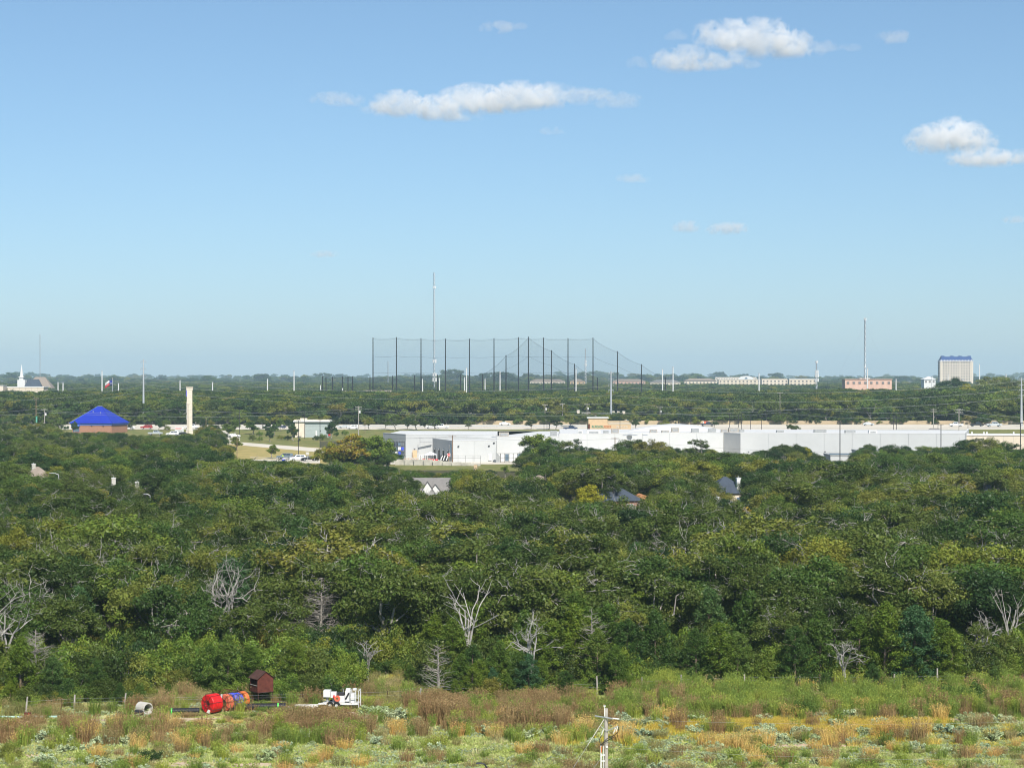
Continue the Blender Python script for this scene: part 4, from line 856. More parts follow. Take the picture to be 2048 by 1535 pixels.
MB().box(L0(1203.2, 1498, -.22), (.05, .02, .32)).build('warning_strip', M['orangeplast'], t)
for y_ in (1509, 1521): MB().box(L0(1206, y_, -.1), (.22, .12, .05)).build('strap', M['white'], t)
MB().box(L0(1214, 1493, -.12), (.1, .1, .1)).build('junction', M['white'], t)
MB().tube([L0(1208, 1438, -.1), L0(1175, 1490, -1.5)], .018, 5).build('guy_guard', M['concrete'], t)
MB().tube([L0(1175, 1490, -1.5), L0(1124, 1570, -4)], .008, 4).build('guy_wire', M['galv'], t)
MB().tube([L0(1204, 1513, -.1), L0(1140, 1600, -3)], .008, 4).build('guy_wire', M['galv'], t)
def wire(label, a, b, sag, r=.01, m='galv', n=24, group=None, name='power_line'):
    a, b = Vector(a), Vector(b); c = a
    pts = [a.lerp(b, i / n) + Vector((0, 0, -4 * sag * (i / n) * (1 - i / n))) - c for i in range(n + 1)]
    return tag(MB().tube(pts, r, 3, caps=False).build(name, M[m], None, c), label, 'power line', group)
wire('upper wire running right from the field utility pole', W(1240, 1437, d0 - .8), W(2300, 1432, d0 + 8), .35, .0045)
wire('lower wire running right from the field utility pole', W(1214, 1493, d0 - .1), W(2300, 1512, d0 + 8), .4, .0045)
# ---- black street lamp whose head just shows at the bottom edge
p = B(980, 96); t = thing('street_lamp', 'black street lamp arm just showing at the bottom picture edge', 'street lamp', p)
zt = Z(1537, 96) - T(96); MB().tube([(0, 0, 0), (0, 0, zt - .5), (-.06, 0, zt - .1), (-.25, 0, zt + .22), (-.42, 0, zt + .28)], [.07, .05, .045, .04, .035], 8).build('post', M['black'], t)
MB().box((-.52, 0, zt + .27), (.3, .16, .07), taper=.7).build('lamp_head', M['black'], t)

# ================================================================ dead and special trees
def dead(px, py, h, style, lab, seed, m='pale', d=None):
    p = B(px, d) if d else G(px, py); t = thing('dead_tree', lab, 'tree', p, seed * 1.3); dead_mesh(seed, h, style).build('branches', M[m], t); return t
dead(440, 1300, 8.2, 'spread', 'bare white twin-crowned tree standing above the canopy, left of centre', 301, d=190)
dead(463, 1300, 8.2, 'spread', 'bare white tree right beside the twin-crowned one', 302, d=188)
dead(937, 1372, 7.0, 'snag', 'bleached upright snag among cedars left of the utility pole', 303, 'bone', d=169)
dead(1062, 1360, 6.0, 'spread', 'gnarled bleached oak above the brown weeds left of the pole', 304, 'bone', d=165)
dead(68, 1398, 5.4, 'brush', 'grey brushy dead cedar at the left behind the fence', 305, 'bark')
dead(878, 1398, 4.3, 'conifer', 'small grey dead conifer beside the small meadow', 306, 'bark')
dead(1186, 1376, 6.4, 'conifer', 'tall thin dead cedar between the green cedars', 307, 'bark')
dead(14, 1388, 8.4, 'spread', 'large bleached dead tree cut by the left edge', 308, d=166)
dead(640, 1365, 7.0, 'brush', 'fine-twigged grey dead tree behind the oaks above the machine', 309, 'bark', d=186)
dead(1690, 1386, 4.6, 'spread', 'pale-trunked half-bare oak at the woods edge right of centre', 312)
dead(1965, 1376, 5.4, 'spread', 'pale half-bare oak near the right edge', 313, d=172)
dead(2020, 1372, 5.6, 'snag', 'tall pale bare trunk at the right edge of the woods', 314, d=175)
dead(735, 1380, 3.2, 'snag', 'small lichen-grey bare tree at the head of the meadow', 315, d=168)
dead(1555, 1300, 8.8, 'spread', 'bare pale crown poking out of the canopy right of centre', 316, d=215)
dead(350, 1060, 9.2, 'spread', 'grey bare crown high in the left canopy', 317, d=235)
dead(1900, 1000, 9.0, 'spread', 'bare pale crown far up the canopy on the right', 318, d=275)
dead(965, 990, 8.8, 'spread', 'bare pale crown before the white gabled house', 319, d=330)
dead(1000, 1100, 8.8, 'spread', 'bare pale crown in the middle of the canopy', 320, d=265)
dead(190, 1150, 8.9, 'spread', 'bare pale crown in the left canopy above the dead cedar', 321, d=205)
dead(1380, 1110, 8.9, 'spread', 'bare pale twigs above the canopy, right of the pole', 322, d=232)
dead(1790, 1180, 8.6, 'spread', 'greyish bare crown in the right woods left of the half-bare oak', 324, d=196)
dead(1945, 1150, 8.4, 'spread', 'greyish bare crown above the half-bare oak at the right', 325, d=206)
dead(2005, 1110, 8.8, 'spread', 'greyish bare crown by the right edge of the canopy', 326, d=216)
dead(1620, 1130, 8.6, 'spread', 'bare twiggy crown right of the vivid green tree', 327, d=208)
dead(45, 1180, 8.8, 'spread', 'second bare branching tree by the left edge', 328, d=176)
dead(1510, 812, 8.5, 'spread', 'dead grey tree beyond the road above the white store', 323, d=948)
# trees that stand out around the store, houses and road
def at_top(px, top, d): return Z(top, d) - T(d)
for px, top, d, kind, wd, nm, lab in [
    (700, 866, 550, ORA, 1.45, 'autumn_tree', 'large golden-brown tree left of the white store'), (660, 882, 549, ORA, 1.3, 'autumn_tree', 'smaller golden-brown tree beside the driveway'), (752, 869, 552, LIM, 1.35, 'lime_tree', 'bright yellow-green tree against the left end of the white store'), (775, 905, 548, ELM[1], 1.0, 'broadleaf_tree', 'dark green tree below the yellow-green tree'),
    (1175, 967, 352, YEL, 1.0, 'yellow_tree', 'bright yellow round tree left of the blue-grey roof'), (1075, 866, 575, LIM, 1.2, 'lime_tree', 'tall fresh green tree before the store gate'), (1120, 880, 580, OPEN[0], 1.1, 'open_tree', 'loose airy tree before the white store wall'), (1160, 876, 586, OPEN[0], 1.0, 'open_tree', 'thin branched tree right of the loose airy tree'),
    (1245, 890, 560, ELM[2], 1.15, 'broadleaf_tree', 'green tree before the middle of the store wall'), (1295, 876, 555, OAK[3], 1.25, 'oak_tree', 'large olive oak before the middle of the store wall'), (1398, 876, 585, OPEN[1], .95, 'open_tree', 'slender open-crowned tree left of the grey wall corner'), (1425, 896, 575, ELM[0], 1.0, 'broadleaf_tree', 'green tree just below the grey wall corner'),
    (1570, 886, 560, OAK[5], 1.1, 'oak_tree', 'dark oak before the right half of the store'), (1610, 892, 572, YEL, .9, 'yellow_tree', 'olive-yellow tree before the right half of the store'), (1760, 898, 560, LIM, 1.0, 'lime_tree', 'yellow-green tree right of the low annex'), (1800, 900, 566, YEL, .8, 'yellow_tree', 'dull yellow tree right of the low annex'), (1870, 894, 570, ELM[3], 1.0, 'broadleaf_tree', 'deep green round tree near the right end of the store'),
    (1950, 874, 575, OPEN[1], 1.2, 'open_tree', 'thin half-bare tree at the right end of the store'), (2010, 880, 570, ELM[1], 1.0, 'broadleaf_tree', 'bushy tree at the right edge below the beige building'), (1010, 930, 520, LIM, .9, 'lime_tree', 'pale green tree before the store yard bank'), (870, 965, 470, ELM[0], .8, 'broadleaf_tree', 'dark tree behind the white gabled house'),
    (545, 888, 640, YOUNG, 1.15, 'young_tree', 'small round tree alone on the driveway edge'), (472, 872, 690, YOUNG, 1.3, 'young_tree', 'small dark tree on the dry lawn'), (505, 842, 820, YOUNG, 1.5, 'young_tree', 'small green tree left of the cream bank'), (536, 846, 822, YOUNG, 1.2, 'young_tree', 'low tree beside the navy car'), (455, 846, 800, YOUNG, 1.6, 'young_tree', 'small tree right of the cream pylon'), (598, 876, 745, YOUNG, .9, 'young_tree', 'small yellow-green tree before the cream bank'),
    (22, 826, 880, ELM[2], .8, 'broadleaf_tree', 'round green street tree at the left edge by the road'), (52, 830, 876, ELM[1], .75, 'broadleaf_tree', 'round green street tree left of the green banner pole'), (150, 840, 812, ELM[0], .6, 'broadleaf_tree', 'green tree hiding the left of the blue-roofed building'), (1585, 838, 815, OAK[1], 1.0, 'oak_tree', 'oak showing above the white store roof before the road'), (770, 832, 872, OAK[0], 1.2, 'oak_tree', 'large dark oak beside the road behind the store'), (815, 834, 868, ELM[3], 1.2, 'broadleaf_tree', 'broad dark tree beside the road behind the store'), (850, 838, 866, OAK[6], 1.0, 'oak_tree', 'dark roadside oak next to the white pickup'),
    (1935, 766, 1120, YEL, 1.0, 'yellow_tree', 'yellow-green tree below the tall far block'), (1905, 752, 1270, ELM[0], 1.5, 'broadleaf_tree', 'tall tree standing before the far tall block'), (1990, 752, 1240, OAK[2], 1.8, 'oak_tree', 'high tree crown right of the far tall block'), (2020, 754, 1200, OAK[4], 1.7, 'oak_tree', 'high dark tree crown at the right edge below the sky')]:
    h = at_top(px, top, d); s = h / kind.h; tree(kind, nm, lab, B(px, d), s * wd, px * .37, None, s)
# shrubs and small trees on the verge between the lots and the road
rgv = np.random.default_rng(12)
for i, (px, d) in enumerate([(408, 850), (425, 846), (520, 800), (548, 806), (562, 770), (575, 765), (586, 762), (632, 764), (645, 768), (662, 770), (520, 758), (505, 762), (540, 752), (672, 800), (690, 806), (560, 850), (130, 862), (112, 858), (318, 850), (335, 856), (420, 812), (470, 808)]):
    k = [BUSH[i % 4], YOUNG][i % 3 == 0]; s = rgv.uniform(.8, 1.3); t = tree(k, 'verge_shrub', 'green shrub on the verge %s, %s back from the road' % ('near the bank' if px > 490 else ('beside the pylon' if px > 300 else 'left of the blue roof'), 'far' if d < 780 else ('a little' if d < 830 else 'hardly set')), B(px, d), s, i, None, s * 1.1); t['category'] = 'shrub'; t['group'] = t['label']

KD = {'LIM': LIM, 'ORA': ORA, 'YEL': YEL}
for i, (px, top, d, k, wd, lab) in enumerate(ACC):
    k = KD[k]; h = at_top(px, top, d); s = h / k.h; tree(k, 'accent_tree', lab, B(px, d), s * wd, i * 1.7, None, s)
for i, (px, top, d) in enumerate([(1100, 874, 572), (1140, 880, 562), (1200, 902, 560), (1222, 896, 566), (1268, 877, 570), (1322, 882, 566), (1350, 894, 574), (1376, 900, 560), (1450, 912, 570), (1475, 918, 566), (1515, 908, 572), (1540, 898, 566), (1592, 886, 568), (1636, 908, 562), (1712, 908, 566), (1738, 896, 560), (1780, 895, 570), (1830, 899, 564), (1850, 897, 572), (1896, 906, 566), (1925, 878, 574), (1972, 872, 568), (2038, 886, 572), (980, 938, 515), (1040, 915, 548)]):
    k = (ELM + OAK + OPEN)[(i * 5) % 14]; h = at_top(px, top, d); s = h / k.h; lab = 'leafy tree crown overlapping the %s of the white store wall' % ('left part' if px < 1210 else ('middle' if px < 1480 else ('right part' if px < 1760 else 'far right end')))
    tree(k, 'wallside_tree', lab, B(px, d), s * (1.25 + .4 * ((i * 7) % 3) / 2), i, lab, s)

for i, (px, d, h) in enumerate([(-8, 862, 5.5), (38, 858, 5.0), (100, 856, 4.5), (118, 850, 5.5), (262, 858, 3.6), (330, 862, 4.2), (402, 862, 5.2), (420, 858, 4.6), (498, 860, 4.4), (524, 866, 5.0), (578, 862, 4.0), (668, 866, 4.6), (738, 862, 5.6), (790, 858, 6.6), (832, 862, 6.4), (870, 866, 4.8), (938, 866, 4.0), (1062, 868, 4.6), (1098, 866, 6.6), (1112, 864, 5.8), (1140, 886, 6.0), (1270, 868, 3.8), (1330, 886, 3.4), (1430, 886, 3.2)]):
    k = (ELM + OAK)[(i * 5) % 12]; s = h / k.h; lab = 'roadside tree breaking the line of the road, %s' % ('left of the pylon' if px < 379 else ('between pylon and bank' if px < 600 else ('between bank and store' if px < 900 else 'above the store roof')))
    tree(k, 'roadside_tree', lab, B(px, d), s * 1.25, i, lab, s)
# ================================================================ houses among the trees
def wall_box(t, x0, x1, y0, y1, z0, z1, m, th=.2):
    MB().box(((x0 + x1) / 2, y0, (z0 + z1) / 2), (x1 - x0, th, z1 - z0)).build('wall', m, t); MB().box(((x0 + x1) / 2, y1, (z0 + z1) / 2), (x1 - x0, th, z1 - z0)).build('wall', m, t)
    for x in (x0, x1): MB().box((x, (y0 + y1) / 2, (z0 + z1) / 2), (th, y1 - y0 - th, z1 - z0)).build('wall', m, t)
def win(t, x, y, z, w_, h, fm='white', gm='blueglass', name='window'):
    o = MB().box((x, y, z), (w_ + .16, .08, h + .16)).build(name, M[fm], t); MB().box((x, y - .05, z), (w_, .04, h)).build('pane', M[gm], o); return o
def chimney(t, x, y, z0, z1, m, w_=.75):
    o = MB().box((x, y, (z0 + z1) / 2), (w_, w_, z1 - z0)).build('chimney', m, t); MB().box((x, y, z1 + .05), (w_ + .16, w_ + .16, .1)).build('chimney_cap', M['white'], o); MB().tube([(x, y, z1 + .1), (x, y, z1 + .4)], .09, 6).build('flue', M['grey'], o)
def house(px, d, w_, dp, eave, peak, wm, rm, lab, rz=0, chim=(), gable=None):
    t = thing('house', lab, 'house', B(px, d), rz); x0, x1, y0, y1 = -w_ / 2, w_ / 2, -dp / 2, dp / 2
    wall_box(t, x0, x1, y0, y1, 0, eave, wm)
    if gable is None: MB().hip(x0, x1, y0, y1, eave, peak).build('roof', rm, t)
    else:
        MB().add([(x0 - .4, y0 - .4, eave - .1), (x1 + .4, y0 - .4, eave - .1), (x1 + .4, y1 + .4, eave - .1), (x0 - .4, y1 + .4, eave - .1), (x0 - .4, 0, peak), (x1 + .4, 0, peak)], [(0, 1, 5, 4), (2, 3, 4, 5), (1, 2, 5), (3, 0, 4)]).build('roof', rm, t)
        for gx, gw, gz in gable:              # white street gables
            MB().add([(gx - gw / 2, y0 - 1.2, eave - .2), (gx + gw / 2, y0 - 1.2, eave - .2), (gx, y0 - 1.2, gz)], [(0, 1, 2)]).build('gable', M['white'], t)
            MB().add([(gx - gw / 2 - .3, y0 - 1.4, eave - .45), (gx, y0 - 1.4, gz + .12), (gx, 0, gz + .12), (gx - gw / 2 - .3, 0, eave - .45), (gx + gw / 2 + .3, y0 - 1.4, eave - .45), (gx + gw / 2 + .3, 0, eave - .45)], [(0, 1, 2, 3), (1, 4, 5, 2)]).build('gable_roof', rm, t)
            MB().box((gx, y0 - .7, eave / 2 - .15), (gw - .4, 1.0, eave - .3)).build('front_wall', wm, t)
            win(t, gx, y0 - 1.26, eave * .5, 1.2, 1.2)
    for x in (x0 * .5, x1 * .5): win(t, x, y0 - .12, eave * .55, 1.1, 1.3)
    for cx, cy_, cz, m in chim: chimney(t, cx, cy_, eave * .5, cz, m)
    return t
house(864, 402, 6.5, 7, 2.7, 5.6, M['brick'], M['shinglegrey'], 'house with two overlapping white gables and grey roof', .05, gable=[(-.9, 3.2, 4.9), (.6, 3.0, 4.4)])
house(1228, 377, 8.6, 7.5, 2.8, 5.4, M['brick'], M['shingleblue'], 'house with a blue-grey hipped roof right of the yellow tree', .15)
house(1278, 380, 5.5, 6, 2.4, 3.8, M['brick'], M['shingleorange'], 'small terracotta roof right of the blue-grey roof', -.2)
house(1450, 394, 7, 7, 3.2, 6.2, M['beige'], M['shingleblue'], 'dark blue-grey roof with a tall white chimney', .2, chim=[(1.8, -2.6, 6.0, M['white'])])
house(1449, 349, 6, 6, 3.0, 4.6, M['beige'], M['shingleblue'], 'low blue-grey roof corner with a white chimney below the tall one', -.1, chim=[(-1.3, -2, 4.9, M['white'])])
house(75, 428, 8, 8, 3.4, 6.6, M['beige'], M['shinglebrown'], 'brown-roofed house at the left behind the street lamp', .3, chim=[(-.8, 0, 7.1, M['concrete'])])
house(44, 415, 5, 5, 2.8, 5.2, M['beige'], M['shinglebrown'], 'beige gable end left of the grey street lamp', -.5)
house(252, 388, 7, 6, 3.2, 5.0, M['beige'], M['shinglegrey'], 'grey roof with two white chimneys left of centre', .25, chim=[(-2.3, 0, 6.2, M['concrete']), (2.0, -1, 5.4, M['concrete'])])
house(1078, 404, 7, 7, 3.2, 6.0, M['beige'], M['shinglebrown'], 'tan house half hidden behind trees left of the yellow tree', .5)
house(5, 352, 6, 6, 2.8, 4.8, M['beige'], M['shingleblue'], 'blue-grey roof corner cut by the left picture edge', .2)
house(1985, 384, 7, 6, 3.2, 5.4, M['beige'], M['shingleblue'], 'blue-grey roof peeping out of trees near the right edge', .2, chim=[(1.2, -1, 5.8, M['concrete'])])
house(1640, 392, 6, 6, 3.0, 5.2, M['beige'], M['shinglebrown'], 'brown roof sliver among dark trees right of the tall chimney', 0, chim=[(-1, 0, 6.0, M['white'])])
def street_light(px, top, d, arm, lab):
    h = at_top(px, top, d); t = thing('street_light', lab, 'street light', B(px, d)); MB().tube([(0, 0, 0), (0, 0, h - .15), (0, 0, h)], [.12, .08, .07], 8).build('post', M['galv'], t)
    MB().tube([(0, 0, h - .1), (arm * .5, 0, h + .2), (arm, 0, h + .28)], .05, 6).build('arm', M['galv'], t); MB().box((arm * 1.15, 0, h + .26), (.6, .25, .12), taper=.7).build('lamp_head', M['grey'], t)
street_light(117, 948, 398, -1.3, 'grey street light with a curved arm at the left among trees')
street_light(300, 990, 368, -.8, 'small grey street light below the white chimneys')
street_light(330, 1019, 340, -.5, 'pale lamp head just above the left canopy')
street_light(1172, 985, 360, -.7, 'wooden-poled lamp in front of the yellow tree')

# ================================================================ white store
st = thing('store_building', 'long white flat-roofed store with folded walls behind the trees', 'store', B(1100, 640)); ob = st.location
def loc(px, d, z=0.0): q = B(px, d); return Vector((q.x - ob.x, q.y - ob.y, T(d) - ob.z + z))
def zt(py, d): return Z(py, d) - ob.z
def wall_run(a, b, z1, m='panel', pan=8.5, th=.35, name='wall_panel', z0=-.5):
    """a straight wall from a to b made of tilt-up panels with recessed joints"""
    a, b = Vector((a.x, a.y, 0)), Vector((b.x, b.y, 0)); L = (b - a).length; n = max(1, round(L / pan)); ang = math.atan2(b.y - a.y, b.x - a.x); nrm = Vector((b.y - a.y, a.x - b.x, 0)).normalized()
    for i in range(n):
        c = a.lerp(b, (i + .5) / n) - nrm * th / 2; MB().box((c.x, c.y, (z0 + z1) / 2), (L / n - .06, th, z1 - z0), rz=ang).build(name, M[m], st)
    c = a.lerp(b, .5) - nrm * (th * .5 + .12); MB().box((c.x, c.y, (z0 + z1) / 2 - .05), (L - .1, th, z1 - z0 - .1), rz=ang).build('wall_core', M['greysiding'], st)
    c = a.lerp(b, .5) - nrm * th / 2; MB().box((c.x, c.y, z1 + .06), (L + .02, th + .12, .12), rz=ang).build('coping', M['white'], st)
hA, hB, hC1, hC2, hE = 7.3, 6.25, 7.15, 7.85, 7.95
wall_run(loc(766, 662), loc(811.5, 646), hA); wall_run(loc(811.5, 646), loc(993, 640), hA)
wall_run(loc(865, 640), loc(905, 614), hB); wall_run(loc(905, 614), loc(992, 614), hB); wall_run(loc(992, 614), loc(993, 624), hB)
wall_run(loc(993, 625), loc(1118, 628), hC1); wall_run(loc(1118, 629), loc(1447, 647), hC2); wall_run(loc(1447, 647), loc(1481, 637), hC2); wall_run(loc(1481, 637), loc(1930, 631), hE); wall_run(loc(1930, 631), loc(1938, 690), hE)
def roof(poly, z, m='roofwhite'):
    MB().prism([(q.x, q.y) for q in poly], z - .3, z).build('roof', M[m], st)
roof([loc(768, 664), loc(813, 648), loc(990, 643), loc(1080, 705), loc(800, 710)], hA - .5)
roof([loc(868, 640), loc(906, 616), loc(991, 616), loc(991, 640)], hB - .4)
roof([loc(995, 628), loc(1117, 631), loc(1120, 705), loc(995, 703)], hC1 - .35)
roof([loc(1119, 632), loc(1446, 650), loc(1482, 640), loc(1929, 634), loc(1936, 700), loc(1119, 712)], hC2 - .5)
b = MB(); vx = []
for i in range(17):                            # vaulted white roof
    u = i / 16; px = 1258 + (1440 - 1258) * u; z = hC2 - .48 + 1.9 * math.sin(math.pi * u)
    for dd in (684, 706): q = loc(px, dd, z); vx.append(q - Vector((0, 0, T(dd) - ob.z)))
b.add(vx, [(2 * i, 2 * i + 2, 2 * i + 3, 2 * i + 1) for i in range(16)]); fr = [vx[2 * i] for i in range(17)]
lo = [Vector((q.x, q.y, hC2 - .52)) for q in fr]; b.add(fr + lo, [(17 + i, 18 + i, i + 1, i) for i in range(16)]); b.build('vault_roof', M['roofwhite'], st)
for px, py, wpx, hpx, d, m in [(1008, 872, 20, 8, 640, 'wood'), (1107, 867, 13, 6, 645, 'grey'), (1160, 866, 10, 6, 650, 'white'), (1187, 866, 28, 6, 650, 'white'), (1212, 867, 10, 6, 648, 'grey'), (1230, 866, 15, 9, 655, 'wood'), (1307, 866, 15, 8, 660, 'wood'), (1330, 867, 14, 7, 655, 'wood'), (1350, 862, 15, 7, 672, 'wood'), (1390, 864, 15, 8, 668, 'grey'), (1424, 864, 16, 7, 668, 'grey'), (1449, 864, 14, 6, 672, 'wood'), (1467, 863, 20, 8, 672, 'wood'), (1483, 864, 10, 6, 672, 'grey'), (1560, 863, 14, 3, 670, 'grey'), (1640, 863, 24, 4, 668, 'grey'), (1700, 863, 20, 3, 660, 'grey'), (1745, 864, 16, 4, 655, 'white')]:
    zb = hC2 - .5 if px > 1118 else hC1 - .35; q = loc(px, d); s_ = S(d); top = zt(py - hpx, d); h = max(top - zb, .5)
    u = MB().box((q.x, q.y, zb + h / 2), (wpx * s_, 2.2, h)).build('roof_unit', M[m], st); MB().box((q.x, q.y - 1.12, zb + h * .5), (wpx * s_ * .7, .05, h * .55)).build('grille', M['grey'], u)
for px, py, d in [(1270, 871, 632), (1260, 868, 636), (1290, 869, 634), (1430, 866, 655), (1375, 866, 652), (1250, 874, 631), (1345, 867, 650), (988, 873, 632), (1040, 873, 632)]:
    zb = (hC2 - .5) if px > 1118 else hC1 - .35; q = loc(px, d); MB().lathe([(0, .28), (.45, .24), (.8, .12), (.95, 0)], (q.x, q.y, zb), (0, 0, 1), 12).build('skylight', M['galv'], st, smooth=True)
def on_wall(px, py, d, w_, h, m, name, out=.25, depth=.2): q = loc(px, d - out); return MB().box((q.x, q.y, zt(py, d)), (w_, depth, h)).build(name, M[m], st)
for px, py, d in [(829, 898, 645), (917, 892, 614), (978, 891, 614), (1457, 904, 644), (1497, 903, 636), (1578, 902, 633), (1650, 903, 630), (988, 885, 614)]: on_wall(px, py, d, .5, .28, 'dark', 'wall_lamp')
on_wall(829.5, 908, 645, 1.4, 2.6, 'tan', 'service_door', .22); on_wall(852, 884, 643.6, 3.9, .18, 'grey', 'canopy', .4, .5); on_wall(980, 913, 614, 1.0, 2.1, 'white', 'door', .2); on_wall(840, 882, 643, .12, 2.4, 'grey', 'downpipe', .25)
for i in range(4):                              # dock doors in the shaded side wall
    u = .12 + .22 * i; a = loc(865, 640).lerp(loc(905, 614), u); n_ = Vector((-.55, -.83, 0)) * .12; o = MB().box((a.x + n_.x, a.y + n_.y, 1.5), (1.3, .3, 2.8), rz=R(-79)).build('dock_door', M['dark'], st)
    MB().box((a.x + n_.x * 2.2, a.y + n_.y * 2.2, 3.2), (1.5, .5, .25), rz=R(-79)).build('dock_light', M['grey'], o)
a = loc(902, 616.5); MB().box((a.x - .25, a.y, 3.6), (1.2, .25, 3), rz=R(-79)).build('window', M['blueglass'], st)
for px0, px1, top, d in [(1661, 1722, 909, 596), (1718, 1800, 901, 602)]:   # low annexes
    q0, q1 = loc(px0, d), loc(px1, d); h = zt(top, d); MB().prism([(q0.x, q0.y), (q1.x, q1.y), (q1.x, q1.y + 13), (q0.x, q0.y + 13)], -.3, h - .35).build('annex', M['panel'], st); MB().prism([(q0.x - .1, q0.y - .1), (q1.x + .1, q1.y - .1), (q1.x + .1, q1.y + 13.1), (q0.x - .1, q0.y + 13.1)], h - .35, h).build('annex_coping', M['grey'], st)
on_wall(1690, 908, 597, 9, .5, 'blueglass', 'clerestory', .2)
# ---- yard things
def gp(px, d): return B(px, d)
t = thing('yard_gate', 'black framed gate with white panels beside the store', 'gate', gp(1018, 612)); 
for i in range(7): MB().tube([((i - 3) * 1.25, 0, 0), ((i - 3) * 1.25, 0, 2.7)], .09, 6).build('post', M['dark'], t)
for i in range(6): MB().box(((i - 2.5) * 1.25, .05, 1.4), (1.0 if i % 2 == 0 else .9, .06, 2.1)).build('panel', M['white' if i % 3 != 2 else 'blueglass'], t)
MB().box((0, 0, 2.6), (7.6, .08, .12)).box((0, -.02, 1.4), (7.6, .06, .08)).build('rail', M['dark'], t)
t = thing('bollard_wall', 'dark buttress wall at the left of the black gate', 'wall', gp(993.5, 611)); MB().add([(-.3, -.5, 0), (.9, -.5, 0), (.9, .5, 0), (-.3, .5, 0), (-.3, -.5, 3.2), (.9, -.5, 1.9), (.9, .5, 1.9), (-.3, .5, 3.2)], [(0, 1, 5, 4), (1, 2, 6, 5), (2, 3, 7, 6), (3, 0, 4, 7), (4, 5, 6, 7)]).build('body', M['grey'], t)
t = thing('canopy_tent', 'white pitched canopy tent in the store yard', 'tent', gp(861, 617)); MB().add([(-1.9, -1.6, 2.1), (1.9, -1.6, 2.1), (1.9, 1.6, 2.1), (-1.9, 1.6, 2.1), (0, 0, 3.05)], [(0, 1, 4), (1, 2, 4), (2, 3, 4), (3, 0, 4)]).build('canopy', M['cloth'], t)
for sx in (-1.85, 1.85):
    for sy in (-1.55, 1.55): MB().tube([(sx, sy, 0), (sx, sy, 2.1)], .05, 5).build('leg', M['white'], t)
t = thing('picket_screen', 'white slatted screen beside the canopy tent', 'screen', gp(853, 619))
for i in range(9): MB().box(((i - 4) * .52, 0, 1.1), (.26, .06, 2.0)).build('slat', M['white'], t)
MB().box((0, .05, 2.0), (4.5, .05, .15)).build('rail', M['white'], t)
for px, w_, lab in [(847, .85, 'leftmost red barrier'), (858, .7, 'second red barrier'), (864, 1.1, 'wide red barrier'), (873, .9, 'rightmost red barrier')]:
    t = thing('traffic_barrier', lab + ' below the white canopy tent', 'barrier', gp(px, 611), 0, 'red barriers in the yard'); MB().add([(-w_ / 2, -.25, 0), (w_ / 2, -.25, 0), (w_ / 2, .25, 0), (-w_ / 2, .25, 0), (-w_ / 2, -.12, 1.0), (w_ / 2, -.12, 1.0), (w_ / 2, .12, 1.0), (-w_ / 2, .12, 1.0)], [(0, 1, 5, 4), (1, 2, 6, 5), (2, 3, 7, 6), (3, 0, 4, 7), (4, 5, 6, 7)]).build('body', M['redplast'], t)
    for q in (.25, -.2): MB().box((q * w_, -.22, .55), (.22, .1, .16)).build('reflector', M['white'], t)
for i, px in enumerate([804, 811, 817, 823, 829, 834]):
    t = thing('traffic_drum', 'orange traffic drum, number %s from the left in the yard row' % ['one', 'two', 'three', 'four', 'five', 'six'][i], 'traffic drum', gp(px, 612), 0, 'orange drums in the yard'); MB().lathe([(.3, 0), (.3, .12), (.24, .13), (.22, .55), (.2, .56), (.18, .95), (0, .97)], (0, 0, 0), (0, 0, 1), 10).build('body', M['orangeplast'], t); MB().lathe([(.235, .3), (.23, .45)], (0, 0, 0), (0, 0, 1), 10).build('stripe', M['white'], t)
t = thing('road_sign', 'round red no-entry sign with a white bar before the dock', 'sign', gp(897.5, 608)); MB().tube([(0, 0, 0), (0, 0, 2.2)], .05, 6).build('post', M['tan'], t); MB().lathe([(0, -.03), (.42, -.03), (.42, .03), (0, .03)], (0, -.08, 2.35), (0, -1, 0), 18).build('disc', M['red'], t); MB().box((0, -.13, 2.35), (.56, .02, .14)).build('bar', M['white'], t); MB().box((0, -.03, 2.35), (.96, .03, .96)).build('backing', M['white'], t)
t = thing('storage_rack', 'steel storage rack stacked with blue pallets at the left end of the store', 'rack', gp(797, 634), R(25))
for x in (-1.6, -.5, .6, 1.7):
    for y in (-.6, .6): MB().tube([(x, y, 0), (x, y, 5.6)], .06, 5).build('upright', M['dark'], t)
for z in (1.3, 2.7, 4.1, 5.3): MB().box((.05, 0, z), (3.5, 1.3, .1)).build('shelf', M['dark'], t)
for i, (x, z) in enumerate([(-1.0, .65), (.1, .6), (1.15, .65), (-1.0, 1.95), (.1, 1.9), (1.15, 2.0), (-1.0, 3.3), (.1, 3.35), (1.15, 3.3), (-1, 4.6), (.1, 4.6)]): MB().box((x, 0, z), (.9, 1.0, .9)).build('load', M[['blueplast', 'shingleblue', 'blueglass', 'white'][i % 4]], t)
for i, px in enumerate([884, 889, 895]):
    t = thing('wrapped_pallet', 'dark wrapped pallet with white film, %s of three at the dock' % ['left', 'middle', 'right'][i], 'pallet', gp(px, 614 - i * .5), .3, 'wrapped pallets at the dock'); MB().box((0, 0, 1.1), (.7, .7, 1.9)).build('load', M['black'], t); MB().box((-.2, -.36, 1.3), (.3, .06, 1.5), M=Matrix.Rotation(.4, 3, 'Y')).build('film', M['white'], t)
